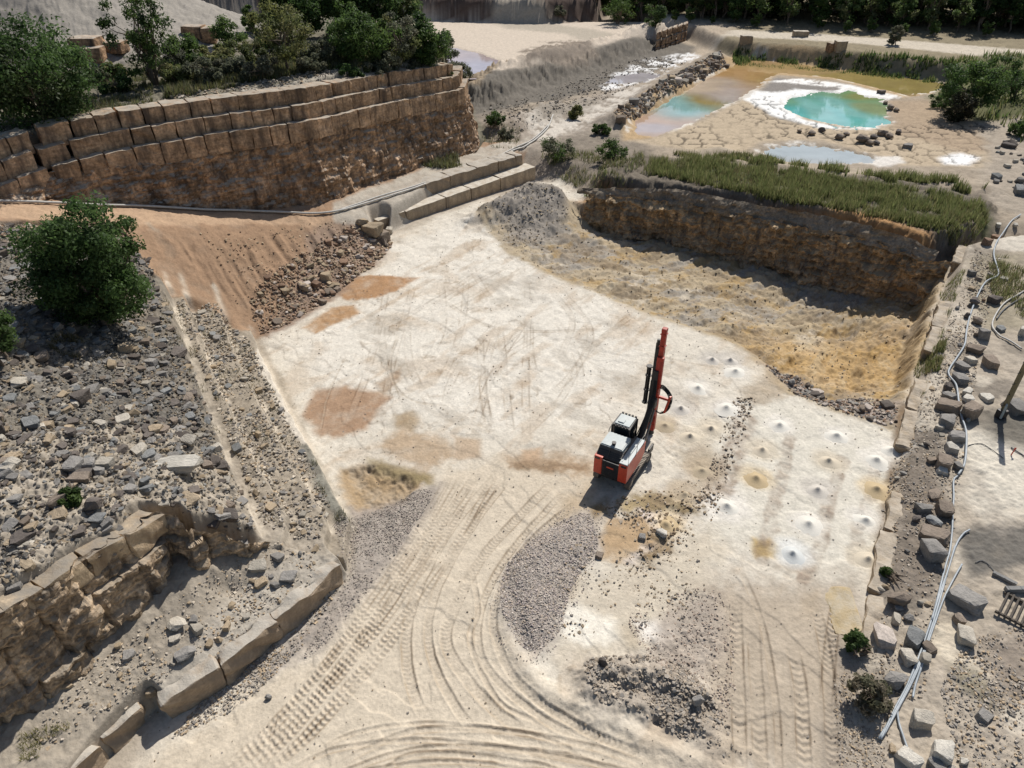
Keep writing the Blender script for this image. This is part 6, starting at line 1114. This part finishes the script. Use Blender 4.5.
pipe([(969, 531), (962, 536), (956, 545), (950, 562), (942, 590), (933, 622), (922, 655), (909, 685), (896, 710), (878, 740)], .05, 'grey pipe with a free upper end beside dark gravel, longest of the bundle', M_pipe, lift=.07)
pipe([(954, 548), (947, 572), (938, 598), (929, 626), (919, 655), (906, 687), (893, 712), (880, 741)], .045, 'middle grey pipe of the bundle between the lower boulders', M_pipe, lift=.10)
pipe([(961, 566), (953, 580), (943, 600), (934, 625), (924, 653), (912, 682), (900, 705), (882, 738)], .045, 'grey pipe with its upper end on the white patch right of the bundle', M_pipe, lift=.09)
pipe([(925, 652), (920, 670), (915, 685), (912, 699)], .05, 'short grey pipe ending in the middle of the dirt above the pale cube', M_pipe, lift=.06)
pipe([(897, 704), (897, 716), (900, 730), (907, 750)], .05, 'short curved pipe ending against the white broken block', M_pipe, lift=.05)
pipe([(1030, 288), (1016, 297), (1003, 305), (994, 318), (992, 328), (999, 337), (1012, 344), (1021, 350)], .065, 'grey hose bent in a loop at the right edge', M_lpipe, 'hose', lift=.06, cat='hose')
pipe([(1030, 296), (1016, 302), (1003, 311), (996, 320)], .05, 'dark hose lying against the looped grey hose', M_dpipe, 'hose', lift=.05, cat='hose')
pipe([(-30, 201), (0, 203), (80, 206), (170, 209), (255, 213), (330, 214), (365, 205), (410, 191), (450, 177), (500, 158), (530, 144), (546, 131), (553, 116)], .10, 'long pale pipe along the foot of the great wall and the ramp', M_lpipe, lift=.08, n=14)
pipe([(340, 211), (372, 200), (415, 187), (455, 173), (505, 154), (533, 140), (548, 126)], .08, 'second pale pipe beside the long one above the double bench', M_lpipe, lift=.08, n=12)
pipe([(968, 446), (980, 444), (990, 449), (1003, 459)], .025, 'thin dark cable between the pipe and the tip of the post shadow', M_dpipe, 'cable', cat='cable')
pipe([(1011, 448), (1020, 454), (1032, 462)], .04, 'black cable running out of the photo at the right', M_dpipe, 'cable', cat='cable')
pipe([(975, 563), (982, 561), (989, 566), (995, 573)], .02, 'thin loose wire lying beside the dark beam', M_dpipe, 'cable', cat='cable')
x, y, g = hit(1000, 417); M_olive = mat('olive_timber', (.20, .17, .10), var=.25, bump=.3, vscale=4)
pt = thing('post', 'tall olive post standing at the right edge casting a jagged black shadow', 'post', (x, y, g), R(20))
bm = bmesh.new(); bx(bm, (0, 0, 2.6), (.24, .24, 5.4), bev=.02); done('shaft', bm, M_olive, pt)
bm = bmesh.new(); bx(bm, (0, 0, .28), (.55, .5, .6), bev=.05); done('base', bm, M_black, pt)
bm = bmesh.new(); cyl(bm, (-.24, -.2, .1), (-.24, -.2, 1.1), .07); cyl(bm, (-.24, -.2, 1.1), (-.1, -.1, 1.12), .06); done('conduit', bm, M_grey, pt)
for k in range(9):
    bm = bmesh.new(); s_ = 1 if k % 2 else -1; cyl(bm, (0, 0, 1.0 + .42 * k), (s_ * .30, .02, 1.0 + .42 * k), .03, n=8); done('peg', bm, M_black, pt)
x, y, g = hit(1011, 455); bm = bmesh.new(); cyl(bm, (0, 0, -.05), (.06, 0, .55), .035); bx(bm, (.06, 0, .5), (.12, .02, .16)); o = done('marker_peg', bm, M_red); o.location = (x, y, g); tag(o, 'small red peg beside the black cable at the right edge', 'peg')
def beam_px(p0, p1, wv, hv, label, m):
    a = Vector(hit(*p0)); b = Vector(hit(*p1)); d = (b - a); L = d.length; bm = bmesh.new(); bx(bm, (0, 0, hv / 2), (L, wv, hv), bev=.015)
    for q in (-.4, 0, .4): bx(bm, (q * L, 0, hv + .006), (.05, wv * .8, .012))
    o = done('beam', bm, m); o.location = (a + b) / 2 + Vector((0, 0, .04)); o.rotation_euler = (0, 0, math.atan2(d.y, d.x)); tag(o, label, 'beam')
M_bgrey = mat('grey_timber', (.23, .225, .215), var=.2, bump=.2)
beam_px((992, 574), (1016, 586), .2, .16, 'dark grey beam lying on gravel, upper one of two', M_bgrey); beam_px((1004, 592), (1034, 591), .24, .26, 'thicker grey beam lying just above the slatted rack', M_bgrey)
x, y, g = hit(1020, 614); rk = thing('slatted_rack', 'dark slatted rack lying flat at the right edge below two beams', 'rack', (x, y, g + .05), R(46)); M_slat = mat('dark_slat', (.10, .085, .07), var=.3, bump=.2)
for k in range(8): bm = bmesh.new(); bx(bm, (0, -.9 + .24 * k, .16), (1.7, .09, .06), bev=.01); done('slat', bm, M_slat, rk)
for xx in (-.78, .78): bm = bmesh.new(); bx(bm, (xx, -.06, .07), (.12, 2.0, .12), bev=.01); done('rail', bm, M_slat, rk)
